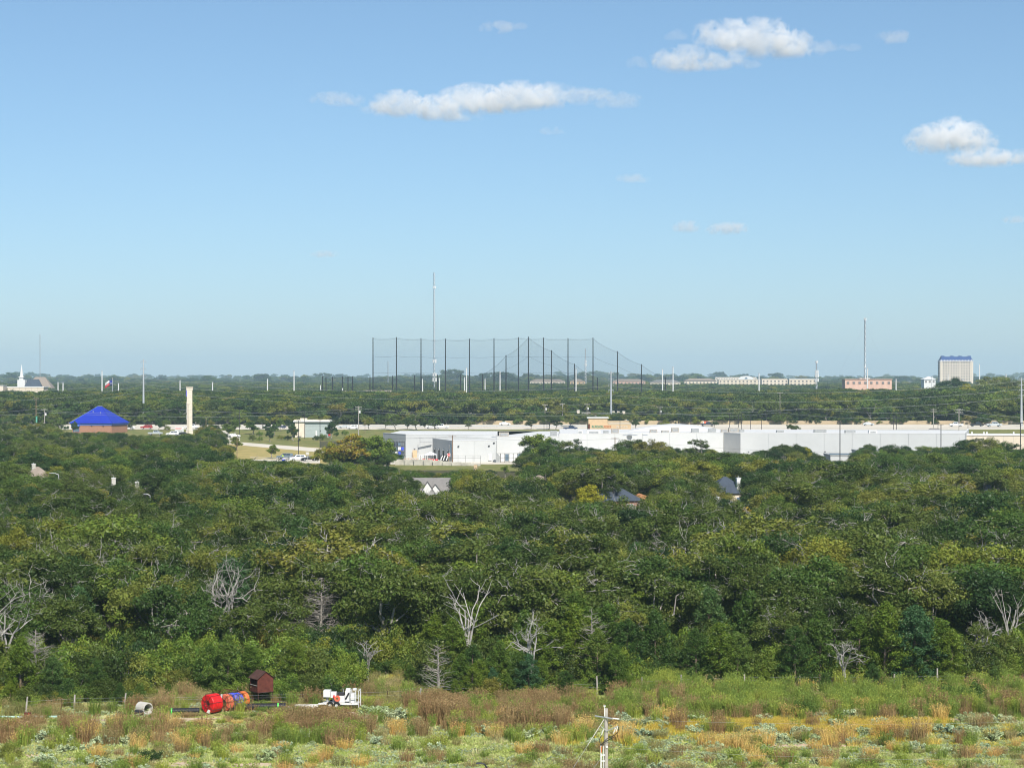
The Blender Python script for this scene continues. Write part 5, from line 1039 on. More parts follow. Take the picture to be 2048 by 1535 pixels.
# retaining wall with a railing on it
t = thing('retaining_wall', 'stained concrete retaining wall below the store yard', 'wall', gp(880, 592)); ow = t.location
for i in range(9):
    p0, p1 = 790 + i * 19, 809 + i * 19; d = 593 - i * .8; q = gp((p0 + p1) / 2, d) - ow; h = 1.75 - (max(0, i - 3) * .2); MB().box((q.x, q.y, h / 2 - .1), (19 * S(d) - .012, .4, h)).build('wall_section', M['conc2'], t)
for i in range(12):
    q = gp(796 + i * 15, 594) - ow; MB().tube([(q.x, q.y + .3, .0), (q.x, q.y + .3, 2.7)], .03, 4).build('rail_post', M['dark'], t)
for z in (2.0, 2.65): MB().tube([gp(794, 594.3) - ow + Vector((0, 0, z)), gp(962, 594.3) - ow + Vector((0, 0, z))], .025, 4).build('rail', M['dark'], t)
t = thing('orange_crate', 'tan-orange box half hidden below the retaining wall', 'crate', gp(951, 560)); MB().box((0, 0, .7), (.9, .8, 1.4)).build('shell', M['tan'], t); MB().box((0, 0, 1.43), (1.0, .9, .06)).build('lid', M['tan'], t)

# ================================================================ buildings near the road
# blue-roofed building
t = thing('blue_roof_building', 'brick building with a steep bright blue metal roof', 'building', B(200, 838), R(-14)); W1, D1 = 17.0, 15.0
wall_box(t, -W1 / 2, W1 / 2, -D1 / 2, D1 / 2, 0, 3.1, M['brick'], .3); MB().box((0, 0, 3.45), (W1 + .7, D1 + .7, .8)).build('fascia', M['bluetrim'], t)
rf = MB().hip(-W1 / 2, W1 / 2, -D1 / 2, D1 / 2, 3.87, 10.6, .7, .9).build('roof', M['blueroof'], t)
for i in range(40):                              # standing seams on the front slope
    x = -9.2 + i * .46; u = 1 - abs(x) / 9.4; 
    if u > .05: e = Vector((x, -8.4, 3.9)); k = Vector((x * .0 + x * (1 - u) , -8.4 + 8.4 * u, 3.9 + 6.7 * u)); MB().tube([e, Vector((x, -8.4 + 8.3 * u, 3.92 + 6.6 * u))], .035, 3, caps=False).build('seam', M['blueroof'], rf)
MB().tube([(-9.4, -8.4, 3.95), (-.7, 0, 10.68)], .09, 4).build('hip_cap', M['bluetrim'], rf); MB().tube([(9.4, -8.4, 3.95), (.7, 0, 10.68)], .09, 4).build('hip_cap', M['blueroof'], rf); MB().box((0, 0, 10.66), (1.9, .5, .14)).build('ridge_cap', M['galv'], rf)
for x, y, z in ((-1.6, -3.0, 8.4), (2.0, -3.6, 7.9)): MB().tube([(x, y, z - .3), (x, y, z + .5)], .12, 6).build('vent', M['galv'], rf)
win(t, -6.8, -7.68, 1.6, 2.6, 2.2, 'blueroof'); MB().box((-6.8, -8.2, 3.0), (3.4, 1.3, .6)).build('awning', M['bluetrim'], t)
for x in (0, 5): win(t, x, -7.68, 2.7, .4, .3, 'dark', 'glass', 'wall_lamp')
# cream pylon
d = 822.0; h = at_top(379, 772.5, d); t = thing('pylon_sign', 'tall cream stone pylon with a capped top and blue side sign', 'pylon', B(379, d), R(10)); w1 = 2.15
MB().box((0, 0, .7), (w1 + .5, w1 + .3, 1.4)).build('plinth', M['cream'], t); MB().box((0, 0, 1.5), (w1 + .7, w1 + .5, .25)).build('plinth_cap', M['white'], t)
n = 26
for i in range(n): MB().box((0, 0, 1.65 + (h - 3.2) * (i + .5) / n), (w1, w1, (h - 3.2) / n - .04)).build('stone_course', M['cream'], t)
MB().box((0, 0, 1.6 + (h - 3.2) / 2), (w1 - .1, w1 - .1, h - 3.2)).build('core', M['concrete'], t); MB().box((0, 0, h - .95), (w1 + .35, w1 + .35, 1.0)).box((0, 0, h - .35), (w1 + .7, w1 + .7, .3)).build('cap', M['cream'], t)
MB().box((-w1 / 2 - .2, -.2, h * .86), (.25, 1.4, 2.7)).build('sign_panel', M['bluesign'], t)
for z in (.62, .5, .36): MB().box((-w1 / 2 - .12, -.2, h * z), (.15, 1.3, 2.0)).build('sign_box', M['grey'], t)
# low sign board
d = 815.0; t = thing('sign_board', 'white and red sign board on a blue pedestal left of the pylon', 'sign', B(358.5, d)); h = at_top(358, 852.5, d); s_ = S(d)
MB().box((0, 0, (h - 2.8) / 2), (1.45, .6, h - 2.8)).build('pedestal', M['bluesign'], t); MB().box((0, 0, h - .68), (3.5, .5, 1.36)).build('upper_panel', M['white'], t); MB().box((0, 0, h - 2.05), (3.5, .5, 1.25)).build('lower_panel', M['white'], t); MB().box((0, 0, h - 1.4), (3.5, .45, .1)).build('frame', M['dark'], t)
rg_ = random.Random(4)
for z, m, n in ((h - .45, 'red', 9), (h - .9, 'salmon', 8), (h - 1.75, 'grey', 8), (h - 2.25, 'blueglass', 7)):
    x = -1.5
    for i in range(n): w_ = rg_.uniform(.16, .34); MB().box((x + w_ / 2, -.27, z), (w_, .03, .2)).build('letter', M[m], t); x += w_ + .06
# cream bank
d = 790.0; t = thing('bank_building', 'small flat-roofed bank, cream on the left and grey-green on the right', 'building', B(622, d)); s_ = S(d); h = at_top(622, 839, d)
x0, xm, x1 = (590 - 622) * s_, (610 - 622) * s_, (657 - 622) * s_
MB().box(((x0 + xm) / 2, 4.5, h / 2 - .4), (xm - x0, 9.6, h - .8)).build('cream_wall', M['cream'], t)
for i in range(12): MB().box(((xm + x1) / 2 + .05, .2, (h - .9) * (i + .5) / 12), (x1 - xm, .3, (h - .9) / 12 - .03)).build('siding_board', M['greysiding'], t)
MB().box(((xm + x1) / 2, 4.8, h / 2 - .45), (x1 - xm - .1, 9.0, h - .9)).build('rear_mass', M['greysiding'], t); MB().box(((x0 + x1) / 2, 4.4, h - .55), (x1 - x0 + 1.2, 10.6, .5)).build('roof_slab', M['white'], t); MB().box(((x0 + x1) / 2, 4.4, h - .2), (x1 - x0 + .6, 10.0, .3)).build('roof_coping', M['cream'], t)
MB().box(((606 - 622) * s_, 3, h + .1), (2.6, 2, .9)).build('roof_unit', M['cream'], t); MB().box((x0 - .25, .4, h * .42), (.55, 1.6, 2.7)).build('red_sign', M['red'], t)
for i in range(3): MB().box((x1 + .35, .2, 1.0 + i * .75), (.7, 1.2, .6)).build('red_panel', M['red'], t)
MB().box((2.0, -.02, 1.6), (.55, .1, 2.0)).build('door', M['white'], t); MB().box((3.6, -.05, 2.6), (.3, .15, .3)).build('wall_lamp', M['dark'], t)
# tan shop
d = 800.0; t = thing('tan_shop', 'tan stucco shop with a raised left tower and coloured wall sign', 'shop', B(1219, d)); s_ = S(d); hl = at_top(1219, 847.5, d); hh = at_top(1219, 834, d)
MB().box((0, 5, hl / 2), (86 * s_, 10, hl)).build('main_block', M['tan'], t); MB().box(((1196 - 1219) * s_, 4, hl + (hh - hl) / 2 - .2), (38 * s_, 7.5, hh - hl - .3)).build('tower_block', M['tan'], t); MB().box(((1196 - 1219) * s_, 4, hh - .2), (43 * s_, 8.3, .35)).build('tower_coping', M['white'], t)
MB().box(((1240 - 1219) * s_, 5, hl + .08), (46 * s_, 10.3, .25)).build('coping', M['beige'], t); MB().box(((1178 - 1219) * s_, -.1, hl / 2), (.7, .3, hl)).build('pilaster', M['rust'], t)
rg_ = random.Random(11)
def marks(t, x0, x1, z, hgt, mats, y=-.08):
    x = x0; i = 0
    while x < x1:
        w_ = rg_.uniform(.35, .6); m = mats[min(len(mats) - 1, int((x - x0) / (x1 - x0) * len(mats)))]; b = MB(); b.box((x + .06, y, z), (.1, .08, hgt))
        if i % 3 != 1: b.box((x + w_ / 2, y, z + hgt * .42), (w_ * .8, .08, hgt * .16))
        b.box((x + w_ / 2, y, z - hgt * (.42 if i % 2 else 0)), (w_ * .8, .08, hgt * .16)); 
        if i % 2 == 0: b.box((x + w_ - .08, y, z), (.1, .08, hgt * .9))
        b.build('letter', M[m], t); x += w_ + .1; i += 1
marks(t, (1184 - 1219) * s_, (1221 - 1219) * s_, Z(853, d) - T(d), .85, ['green', 'green', 'green', 'orangeplast', 'orangeplast']); marks(t, (1233 - 1219) * s_, (1254 - 1219) * s_, Z(853, d) - T(d), .55, ['white'])
# beige strip building and grey hip roof at the right
d = 655.0; t = thing('beige_building', 'low beige flat-roofed building at the right edge beyond the store', 'building', B(1990, d)); h = at_top(1990, 870, d); MB().box((0, 5, h / 2), (130 * S(d), 12, h)).build('wall_block', M['beige'], t); MB().box((0, 5, h + .1), (131 * S(d), 12.4, .3)).build('roof_edge', M['white'], t)
for px in (1948, 1972, 1978, 2032): MB().tube([((px - 1990) * S(d), 3, h), ((px - 1990) * S(d), 3, h + 1.0)], .25, 8).build('roof_vent', M['white'], t)
for i in range(5): MB().box(((1945 + i * 20 - 1990) * S(d), -1.03, h * .5), (.06, .04, h)).build('joint', M['grey'], t)
d = 712.0; t = thing('pavilion', 'grey hipped roof showing over the right end of the white store', 'building', B(1869, d)); h = at_top(1869, 856, d); MB().box((0, 0, (h - 2.2) / 2), (8, 7, h - 2.2)).build('wall_block', M['beige'], t); MB().hip(-4.2, 4.2, -4, 4, h - 2.2, h, 1.4, .4).build('roof', M['shinglegrey'], t)
# apartments beyond the road with many chimneys
for i, (px, top, d, w_, ch, wm, rm, lab) in enumerate([(1172, 824, 965, 12, (-3.5,), 'beige', 'shinglegrey', 'grey-roofed apartment house left of the tan shop tower'), (1118, 823, 985, 9, (-2, 2), 'beige', 'shinglebrown', 'brown-roofed apartment house with two cream chimneys at the left'), (1242, 826, 985, 11, (-4, -1.5, 1), 'beige', 'shinglegrey', 'grey-roofed apartments behind the steel transmission pole'), (1352, 829, 985, 10, (-2, 1.5), 'beige', 'shinglegrey', 'low apartments with a pair of cream chimneys'), (1385, 832, 1000, 6, (-1,), 'beige', 'shingleblue', 'dark roof with one cream chimney right of the paired chimneys'), (1444, 834, 980, 9, (-2, 2), 'cream', 'shinglebrown', 'cream apartment gable left of the dead grey tree'), (1498, 835, 985, 8, (-1, 1.2), 'cream', 'shinglegrey', 'cream apartment top beside the dead grey tree'), (1205, 828, 992, 9, (0, 2.5), 'beige', 'shinglegrey', 'apartment roof right above the tan shop tower')]):
    h = at_top(px, top, d); t = thing('apartment_house', lab, 'apartment house', B(px, d), .1 * (i % 3 - 1)); wall_box(t, -w_ / 2, w_ / 2, -4, 4, 0, h - 2.2, M[wm]); MB().hip(-w_ / 2, w_ / 2, -4, 4, h - 2.2, h, None, .5).build('roof', M[rm], t)
    for x in ch: chimney(t, x, -1.5, h - 2, h + .9, M['cream'], 1.3)
    for x in (-w_ / 4, w_ / 4): win(t, x, -4.15, (h - 2.2) * .6, 1.2, 1.4)
for px, top, w_, lab in [(577, 780, 30, 'low brown roof among far trees on the left'), (690, 781, 34, 'low grey-brown roof below the short net poles'), (757, 780, 82, 'long low grey-brown roof below the first tall net poles')]:
    d = 1265.0; h = at_top(px, top, d); t = thing('far_house', lab, 'house', B(px, d)); w_ *= S(d); MB().box((0, 0, (h - 2.5) / 2), (w_, 9, h - 2.5)).build('wall_block', M['beige'], t); MB().hip(-w_ / 2, w_ / 2, -4.5, 4.5, h - 2.5, h, None, .6).build('roof', M['shinglebrown'], t)
t = thing('barrier_wall', 'long tan concrete wall along the far side of the road', 'wall', B(1024, 928))
for i in range(34):
    px = 950 + i * 34; q = B(px + 17, 928) - t.location; MB().box((q.x, 0, .75), (34 * S(928) - .05, .3, 1.75)).build('wall_section', M['tanwall'], t)
t = thing('guard_rail', 'grey steel guard rail along the road', 'guard rail', B(800, 889)); 
for i in range(30): q = B(500 + i * 26, 889) - t.location; MB().box((q.x, .1, .4), (.16, .16, .9)).build('post', M['wood'], t)
q0, q1 = B(500, 889) - t.location, B(1260, 889) - t.location; MB().box(((q0.x + q1.x) / 2, 0, .68), (q1.x - q0.x, .06, .32)).build('rail', M['galv'], t)
# ================================================================ vehicles
PAINT = {k: mat('car_paint_' + k, c, .3, .06, 2, 0, 0, .5) for k, c in dict(white=(.74, .75, .75), silver=(.42, .46, .48), dark=(.025, .03, .045), navy=(.02, .035, .09), grey=(.14, .18, .21), red=(.30, .03, .03), black=(.012, .012, .016)).items()}
SHAPE = {  # side outlines, front of the vehicle at +x
 'suv': ([(-2.35, .45), (-2.38, 1.0), (-2.2, 1.15), (2.0, 1.02), (2.35, .9), (2.38, .45)], [(-2.2, 1.13), (-2.0, 1.72), (.45, 1.74), (1.2, 1.06)], 1.9, 1.45),
 'sedan': ([(-2.35, .42), (-2.4, .92), (-2.2, 1.02), (1.6, .98), (2.25, .82), (2.35, .42)], [(-1.9, 1.0), (-1.1, 1.42), (.3, 1.43), (1.15, .97)], 1.8, 1.4),
 'pickup': ([(-2.85, .55), (-2.88, 1.12), (-.75, 1.12), (-.72, 1.18), (1.5, 1.18), (2.5, 1.08), (2.78, .95), (2.8, .55)], [(-.75, 1.16), (-.62, 1.88), (.85, 1.9), (1.6, 1.16)], 1.95, 1.8),
}
def vehicle(kind, px, d, paint, rz, lab, cat=None, sc=1.05):
    body, cab, w_, wb = SHAPE[kind]; t = thing({'suv': 'suv', 'sedan': 'sedan', 'pickup': 'pickup_truck'}[kind], lab, cat or {'suv': 'car', 'sedan': 'car', 'pickup': 'pickup truck'}[kind], B(px, d, .03), R(rz)); t.scale = (sc, sc, sc)
    b = MB().profile(body, -w_ / 2, w_ / 2); k = len(cab); ins = .16
    b.add([(x, -w_ / 2 + .04 + (ins if z > 1.3 else 0), z) for x, z in cab] + [(x, w_ / 2 - .04 - (ins if z > 1.3 else 0), z) for x, z in cab], [tuple(range(k)), tuple(range(k, 2 * k))[::-1]] + [(i, k + i, k + (i + 1) % k, (i + 1) % k) for i in range(k)])
    bo = b.build('body', PAINT[paint], t)
    if kind == 'pickup': MB().box((-1.8, 0, 1.135), (1.9, w_ - .3, .04)).build('bed', M['dark'], bo)
    (xa, za), (xb, zb), (xc, zc), (xd, zd) = cab
    for s_ in (-1, 1):
        y0, y1 = s_ * (w_ / 2 - .03), s_ * (w_ / 2 - .185)
        def gl(u0, u1):
            lo = [xa + (xd - xa) * (.14 + .72 * u) for u in (u0, u1)]; hi = [xb + (xc - xb) * (.06 + .88 * u) for u in (u0, u1)]; zl, zh = za + .1, zb - .12; f = (zl - za) / (zb - za), (zh - za) / (zb - za)
            v = [(lo[0], y0 + (y1 - y0) * f[0] + s_ * .012, zl), (lo[1], y0 + (y1 - y0) * f[0] + s_ * .012, zl), (hi[1], y0 + (y1 - y0) * f[1] + s_ * .012, zh), (hi[0], y0 + (y1 - y0) * f[1] + s_ * .012, zh)]; MB().add(v, [(0, 1, 2, 3)]).build('window', M['glass'], t)
        gl(0, .47); gl(.53, 1)
        MB().box((body[-2][0] - .02, s_ * (w_ / 2 - .25), body[-2][1] - .13), (.1, .3, .14)).build('headlight', M['white'], t); MB().box((body[1][0] + .03, s_ * (w_ / 2 - .2), body[1][1] - .15), (.1, .2, .2)).build('tail_light', M['red'], t)
        for x in (-wb, wb * .98):
            wh = MB().lathe([(.12, -.11), (.34, -.11), (.37, -.07), (.37, .07), (.34, .11), (.12, .11), (.12, -.11)], (x, s_ * (w_ / 2 - .08), .37), (0, 1, 0), 14).build('wheel', M['tyre'], t); MB().lathe([(0, -.115), (.2, -.115), (.2, .115), (0, .115)], (x, s_ * (w_ / 2 - .08), .37), (0, 1, 0), 10).build('rim', M['galv'], wh)
    n1 = Vector((xd - xc, 0, zd - zc)); nn = Vector((-n1.z, 0, n1.x)).normalized() * -.015
    MB().add([(xc + n1.x * .12 - nn.x, -w_ / 2 + .26, zc + n1.z * .12 - nn.z), (xc + n1.x * .12 - nn.x, w_ / 2 - .26, zc + n1.z * .12 - nn.z), (xc + n1.x * .9 - nn.x, w_ / 2 - .14, zc + n1.z * .9 - nn.z), (xc + n1.x * .9 - nn.x, -w_ / 2 + .14, zc + n1.z * .9 - nn.z)], [(0, 1, 2, 3)]).build('windscreen', M['glass'], t)
    return t
dv = GD(921)
vehicle('suv', 570, GD(918), 'grey', 170, 'blue-grey SUV parked leftmost on the driveway')
vehicle('suv', 595, GD(921), 'white', 200, 'white SUV parked between a grey SUV and a black car')
vehicle('sedan', 618, GD(921.5), 'black', 195, 'black car parked right of the white SUV on the driveway')
vehicle('pickup', 311, 812, 'silver', 0, 'silver pickup parked between the blue roof and the sign board', sc=1.0)
vehicle('suv', 345, 806, 'white', 180, 'white SUV parked left of the blue sign pedestal')
vehicle('sedan', 368, 806, 'black', 0, 'black car parked right of the blue sign pedestal')
vehicle('sedan', 441, 800, 'navy', -30, 'dark blue car on the lot right of the cream pylon')
vehicle('sedan', 468, 790, 'white', 5, 'white car half hidden by trees on the lot right of the pylon')
vehicle('suv', 293, 873, 'red', 180, 'dark red car on the road right of the blue roof')
vehicle('suv', 258, 872, 'white', 0, 'white car at the right end of the blue roof')
vehicle('pickup', 384, 874, 'white', 0, 'white pickup passing behind the cream pylon')
vehicle('pickup', 558, 876, 'navy', 180, 'navy pickup on the road left of the cream bank')
vehicle('suv', 706, 872, 'white', 180, 'white SUV on the road beside the grey power pole')
vehicle('sedan', 688, 880, 'silver', 180, 'silver car just behind the white SUV on the road')
vehicle('suv', 863, 878, 'white', 185, 'white car followed closely by a white pickup')
vehicle('pickup', 884, 876, 'white', 180, 'white pickup on the road above the store roof')
vehicle('pickup', 1141, 862, 'navy', 0, 'dark navy pickup left of the tan shop')
vehicle('pickup', 1415, 905, 'dark', 0, 'dark truck with a pink load on the road beyond the store')
vehicle('sedan', 1737, 912, 'silver', 0, 'small silver car on the road beyond the right of the store')
vehicle('pickup', 1912, 900, 'white', 180, 'white work pickup on the road at the right')
vehicle('pickup', 1954, 900, 'black', 0, 'dark low truck between two pale pickups on the road')
vehicle('pickup', 1988, 898, 'silver', 0, 'silver pickup rightmost on the road', sc=1.2)
vehicle('sedan', 1010, 915, 'white', 0, 'pale car on the road above the left of the store')
t = thing('cargo_box', 'pink boxes on the dark truck beyond the store', 'cargo', B(1411.5, 905, 1.3)); MB().box((0, 0, .45), (1.6, 1.6, .9)).build('box', M['salmon'], t); MB().box((-1.0, 0, .3), (.5, 1.3, .6)).build('crate', M['white'], t)
# ---- a person in a hi-vis vest beside the parked cars
def person(px, d, lab):
    p = B(px, d, .035); t = thing('person', lab, 'person', p, .4)
    J = {'pel': (0, 0, .95), 'chest': (0, -.03, 1.30), 'neck': (0, -.02, 1.48), 'head': (0, -.05, 1.60), 'top': (0, -.04, 1.72), 'sl': (.19, -.02, 1.40), 'el': (.25, -.06, 1.14), 'hl': (.22, -.26, .98), 'fl': (.21, -.34, .95), 'sr': (-.19, -.02, 1.40), 'er': (-.27, 0, 1.13), 'hr': (-.25, -.1, .90), 'fr': (-.24, -.12, .82), 'll': (.10, 0, .90), 'kl': (.11, -.04, .50), 'al': (.11, .03, .09), 'tl': (.12, -.14, .03), 'lr': (-.10, 0, .90), 'kr': (-.12, .02, .50), 'ar': (-.13, .08, .09), 'tr': (-.14, -.08, .03)}
    ks = list(J); E = [('pel', 'chest'), ('chest', 'neck'), ('neck', 'head'), ('head', 'top'), ('chest', 'sl'), ('sl', 'el'), ('el', 'hl'), ('hl', 'fl'), ('chest', 'sr'), ('sr', 'er'), ('er', 'hr'), ('hr', 'fr'), ('pel', 'll'), ('ll', 'kl'), ('kl', 'al'), ('al', 'tl'), ('pel', 'lr'), ('lr', 'kr'), ('kr', 'ar'), ('ar', 'tr')]
    rad = dict(pel=.145, chest=.155, neck=.055, head=.095, top=.075, sl=.065, el=.045, hl=.035, fl=.03, sr=.065, er=.045, hr=.035, fr=.03, ll=.10, kl=.065, al=.045, tl=.035, lr=.10, kr=.065, ar=.045, tr=.035)
    me = bpy.data.meshes.new('body'); me.from_pydata([J[k] for k in ks], [(ks.index(a), ks.index(b)) for a, b in E], [])
    for m in ('skin', 'hivis', 'denim', 'dark'): me.materials.append(M[m])
    o = link('body', me, t); md = o.modifiers.new('skin', 'SKIN'); sv = me.skin_vertices[0].data
    for i, k in enumerate(ks): sv[i].radius = (rad[k], rad[k] * .85); sv[i].use_root = (k == 'pel')
    ss = o.modifiers.new('sub', 'SUBSURF'); ss.levels = ss.render_levels = 2
    dg = bpy.context.evaluated_depsgraph_get(); ev = bpy.data.meshes.new_from_object(o.evaluated_get(dg)); o.modifiers.clear(); ev.materials.clear()
    for m in ('skin', 'hivis', 'denim', 'dark'): ev.materials.append(M[m])
    for pl in ev.polygons:
        c = pl.center; pl.material_index = 3 if c.z < .1 else (2 if c.z < .98 and abs(c.x) < .2 else (1 if c.z < 1.46 and abs(c.x) < .3 and c.z > 1.02 else (3 if c.z > 1.66 else 0))); pl.use_smooth = True
    o.data = ev; return t
person(565.5, GD(919.5), 'person in a yellow-green vest standing by the parked SUV')
t = thing('cooler_box', 'blue box on the driveway beside the person', 'box', B(567.5, GD(921))); MB().box((0, 0, .25), (1.0, .6, .5)).build('shell', M['bluesign'], t); MB().box((0, 0, .54), (1.04, .64, .08)).build('lid', M['white'], t)
t = thing('sandwich_board', 'white box sign on the driveway before the white SUV', 'sign', B(580, GD(924))); MB().box((0, 0, .4), (1.2, .5, .8), taper=.8).build('board', M['white'], t); MB().box((0, -.22, .45), (.9, .02, .3)).build('face_strip', M['concrete'], t)
t = thing('road_sign', 'pale board on a thin post at the right end of the driveway', 'sign', B(615, GD(922.5))); MB().tube([(0, 0, 0), (0, 0, 2.6)], .04, 5).build('post', M['galv'], t); MB().box((0, -.06, 2.4), (1.0, .05, .8)).build('board', M['concrete'], t)

# ================================================================ poles, wires
def upole(px, top, d, lab, m='polewood', arms=1, can=False, r=.15, group=None, armw=2.4, name='utility_pole'):
    h = at_top(px, top, d); t = thing(name, lab, 'utility pole', B(px, d), 0, group); MB().tube([(0, 0, -.3), (0, 0, h * .5), (0, 0, h)], [r * 1.15, r, r * .8], 8).build('pole', M[m], t)
    for i in range(arms):
        z = h - .35 - i * .9; a = MB().box((0, -r, z), (armw, .12, .14)).build('crossarm', M[m], t)
        for x in (-armw * .45, -armw * .2, armw * .2, armw * .45): MB().lathe([(.03, 0), (.06, .04), (.04, .1), (.06, .14), (0, .2)], (x, -r, z + .07), (0, 0, 1), 6).build('insulator', M['white'], a)
    if can: MB().lathe([(0, -.5), (.3, -.5), (.32, .4), (.2, .5), (0, .55)], (.48, -.1, h - 2.2), (0, 0, 1), 10).build('transformer', M['white'], t); MB().box((.2, 0, h - 2.2), (.3, .1, .3)).build('bracket', M['grey'], t)
    return t
upole(72, 795, 815, 'tall brown utility pole with a green banner at the left'); upole(89, 817, 810, 'grey utility pole with a white transformer right of the green banner', 'greypole', 1, True)
upole(717, 812, 800, 'pale utility pole with a transformer right of the cream bank', 'greypole', 2, True); upole(905, 870, 596, 'dark brown utility pole before the store docks', 'polewood', 1, r=.17)
upole(1230, 874, 596, 'brown pole top with a crossarm before the middle of the store wall', 'polewood', 1); upole(1867, 817, 850, 'grey pole with stacked crossarms above the grey hip roof', 'greypole', 2); upole(1918, 817, 690, 'tall thin utility pole at the right before the road', 'greypole', 2); upole(1957, 830, 935, 'small pole with crossarms behind the dark truck', 'polewood', 2, r=.12)
for i, (px, top) in enumerate([(1090, 808), (1125, 806), (1174, 807), (1306, 814), (1320, 813), (1393, 820), (1531, 823), (1625, 828), (1715, 824), (1560, 784), (38, 815), (640, 825), (1900, 829)]):
    upole(px, top, 935 + (i % 3) * 4, 'small wooden pole beyond the road, %s' % ['left of the tan shop, first', 'left of the tan shop, second', 'just left of the tan shop tower', 'left of the paired chimneys', 'at the paired chimneys', 'by the dark chimney roof', 'at the dead grey tree', 'right of the dead grey tree', 'above the right half of the store', 'among the trees right of the dead tree', 'near the left edge', 'right above the cream bank', 'behind the white work pickup'][i], 'greypole', 1, i % 2 == 0, .13)
for px, top, d, lab in [(412, 835, 800, 'slim wooden post on the lot right of the pylon'), (104, 846, 840, 'short pale post beside the road at the left'), (730, 839, 830, 'short brown post right of the transformer pole'), (474, 865, 640, 'slim brown pole beside the small dark lawn tree')]:
    t = thing('wood_post', lab, 'post', B(px, d)); h = at_top(px, top, d); MB().tube([(0, 0, -.2), (0, 0, h)], [.11, .09], 6).build('shaft', M['polewood'], t); MB().box((0, 0, h), (.26, .26, .1)).build('cap', M['grey'], t)
t = thing('banner', 'green banner with pale marks wrapped round a white post at the left road', 'banner', B(73, 806)); h0, h1 = at_top(73, 850, 806), at_top(73, 832, 806)
MB().tube([(0, 0, 0), (0, 0, h0)], .26, 8).build('post', M['white'], t); MB().tube([(0, 0, h0), (0, 0, h1)], .34, 10).build('sleeve', M['green'], t)
for i in range(4): MB().box((0, -.34, h0 + (h1 - h0) * (.2 + .2 * i)), (.3, .06, .35)).build('mark', M['teal'], t)
def steel_pole(px, top, d, lab):
    h = at_top(px, top, d); t = thing('transmission_pole', lab, 'transmission pole', B(px, d), 0, 'grey steel transmission poles'); MB().tube([(0, 0, 0), (0, 0, h)], [.62, .26], 12).build('shaft', M['galv'], t)
    for f_ in (.97, .86, .75, .64):
        for s_ in (-1, 1): MB().tube([(0, 0, h * f_ - .3), (s_ * 1.1, 0, h * f_)], .09, 5).build('arm', M['galv'], t); MB().tube([(s_ * 1.1, 0, h * f_), (s_ * 1.15, 0, h * f_ - 1.1)], .08, 5).build('insulator_string', M['grey'], t)
    return h
steel_pole(287, 718, 940, 'grey steel transmission pole rising into the sky at the left'); steel_pole(1222, 742, 945, 'grey steel transmission pole above the tan shop'); steel_pole(2043, 755, 905, 'grey steel transmission pole at the right picture edge')
# high lines between the steel poles, lower lines on the wooden ones
k = 0
for pts, sag, nm in [([(-120, 770, 942), (287, 757, 940), (1222, 772, 945), (2043, 762, 905), (2300, 768, 905)], 4.0, 'top'), ([(-120, 792, 942), (287, 768, 940), (1222, 790, 945), (2043, 778, 905), (2300, 785, 905)], 4.2, 'second'), ([(-120, 806, 942), (287, 781, 940), (1222, 806, 945), (2043, 795, 905), (2300, 800, 905)], 4.0, 'third')]:
    for j in range(len(pts) - 1): wire('%s high wire of the steel poles, span %s' % (nm, ['left of the first pole', 'between the left and middle poles', 'between the middle and right poles', 'right of the last pole'][j]), W(*pts[j]), W(*pts[j + 1]), sag, .045, 'galv')
for pts, sag, nm in [([(-60, 822, 812), (72, 817, 815), (89, 820, 810), (350, 818, 812), (717, 816, 800), (1120, 822, 800), (1625, 816, 830), (1867, 822, 850), (1918, 818, 690), (2150, 835, 690)], 1.6, 'upper'), ([(-60, 826, 812), (89, 824, 810), (717, 822, 800), (1306, 822, 800), (1560, 824, 830), (1918, 826, 690), (2150, 845, 690)], 2.0, 'lower')]:
    for j in range(len(pts) - 1): wire('%s roadside wire, stretch number %s from the left' % (nm, ['one', 'two', 'three', 'four', 'five', 'six', 'seven', 'eight', 'nine'][j]), W(*pts[j]), W(*pts[j + 1]), sag * min(1, abs(pts[j + 1][0] - pts[j][0]) / 300), .04, 'galv')
for a, b, lab in [((905, 872, 595.5), (1230, 877, 596), 'wire from the dock pole to the store-wall pole'), ((1230, 877, 596), (1680, 905, 590), 'wire from the store-wall pole to the dark thin pole'), ((905, 872, 595.5), (640, 872, 640), 'wire running left from the dock pole'), ((474, 867, 640), (905, 874, 596), 'low wire across the driveway to the dock pole'), ((350, 880, 640), (474, 868, 640), 'low wire left of the slim brown pole')]: wire(lab, W(*a), W(*b), .8, .02, 'dark')
def lot_lamp(px, top, d, lab, r=.09):
    h = at_top(px, top, d); t = thing('lot_lamp', lab, 'lamp post', B(px, d), 0, 'dark parking lot lamp posts'); MB().tube([(0, 0, 0), (0, 0, h)], [r * 1.15, r], 6).build('post', M['dark'], t); MB().box((0, 0, h - .08), (1.5, .35, .16)).build('lamp_head', M['dark'], t)
pos = ['first', 'second', 'third', 'fourth', 'fifth', 'sixth', 'seventh', 'eighth', 'ninth', 'tenth']
for i, (px, top) in enumerate([(1088, 843), (1094, 843), (1240, 822), (1357, 832), (1381, 830), (1396, 829), (1459, 827), (1477, 828), (1483, 826), (1501, 829)]): lot_lamp(px, top, 740 + (i % 3) * 8, '%s dark lamp post from the left behind the store' % pos[i])
for i, (px, top) in enumerate([(1523, 833), (1787, 831), (1793, 832), (1876, 845), (1936, 846)]): lot_lamp(px, top, 725 + i * 4, '%s dark lamp post behind the right half of the store' % pos[i])
lot_lamp(1680, 843, 588, 'dark thin pole rising before the low annex', .13); lot_lamp(1882, 848, 592, 'dark thin pole before the right end of the store', .12); lot_lamp(2041, 845, 585, 'dark pole at the right edge before the beige building', .12)
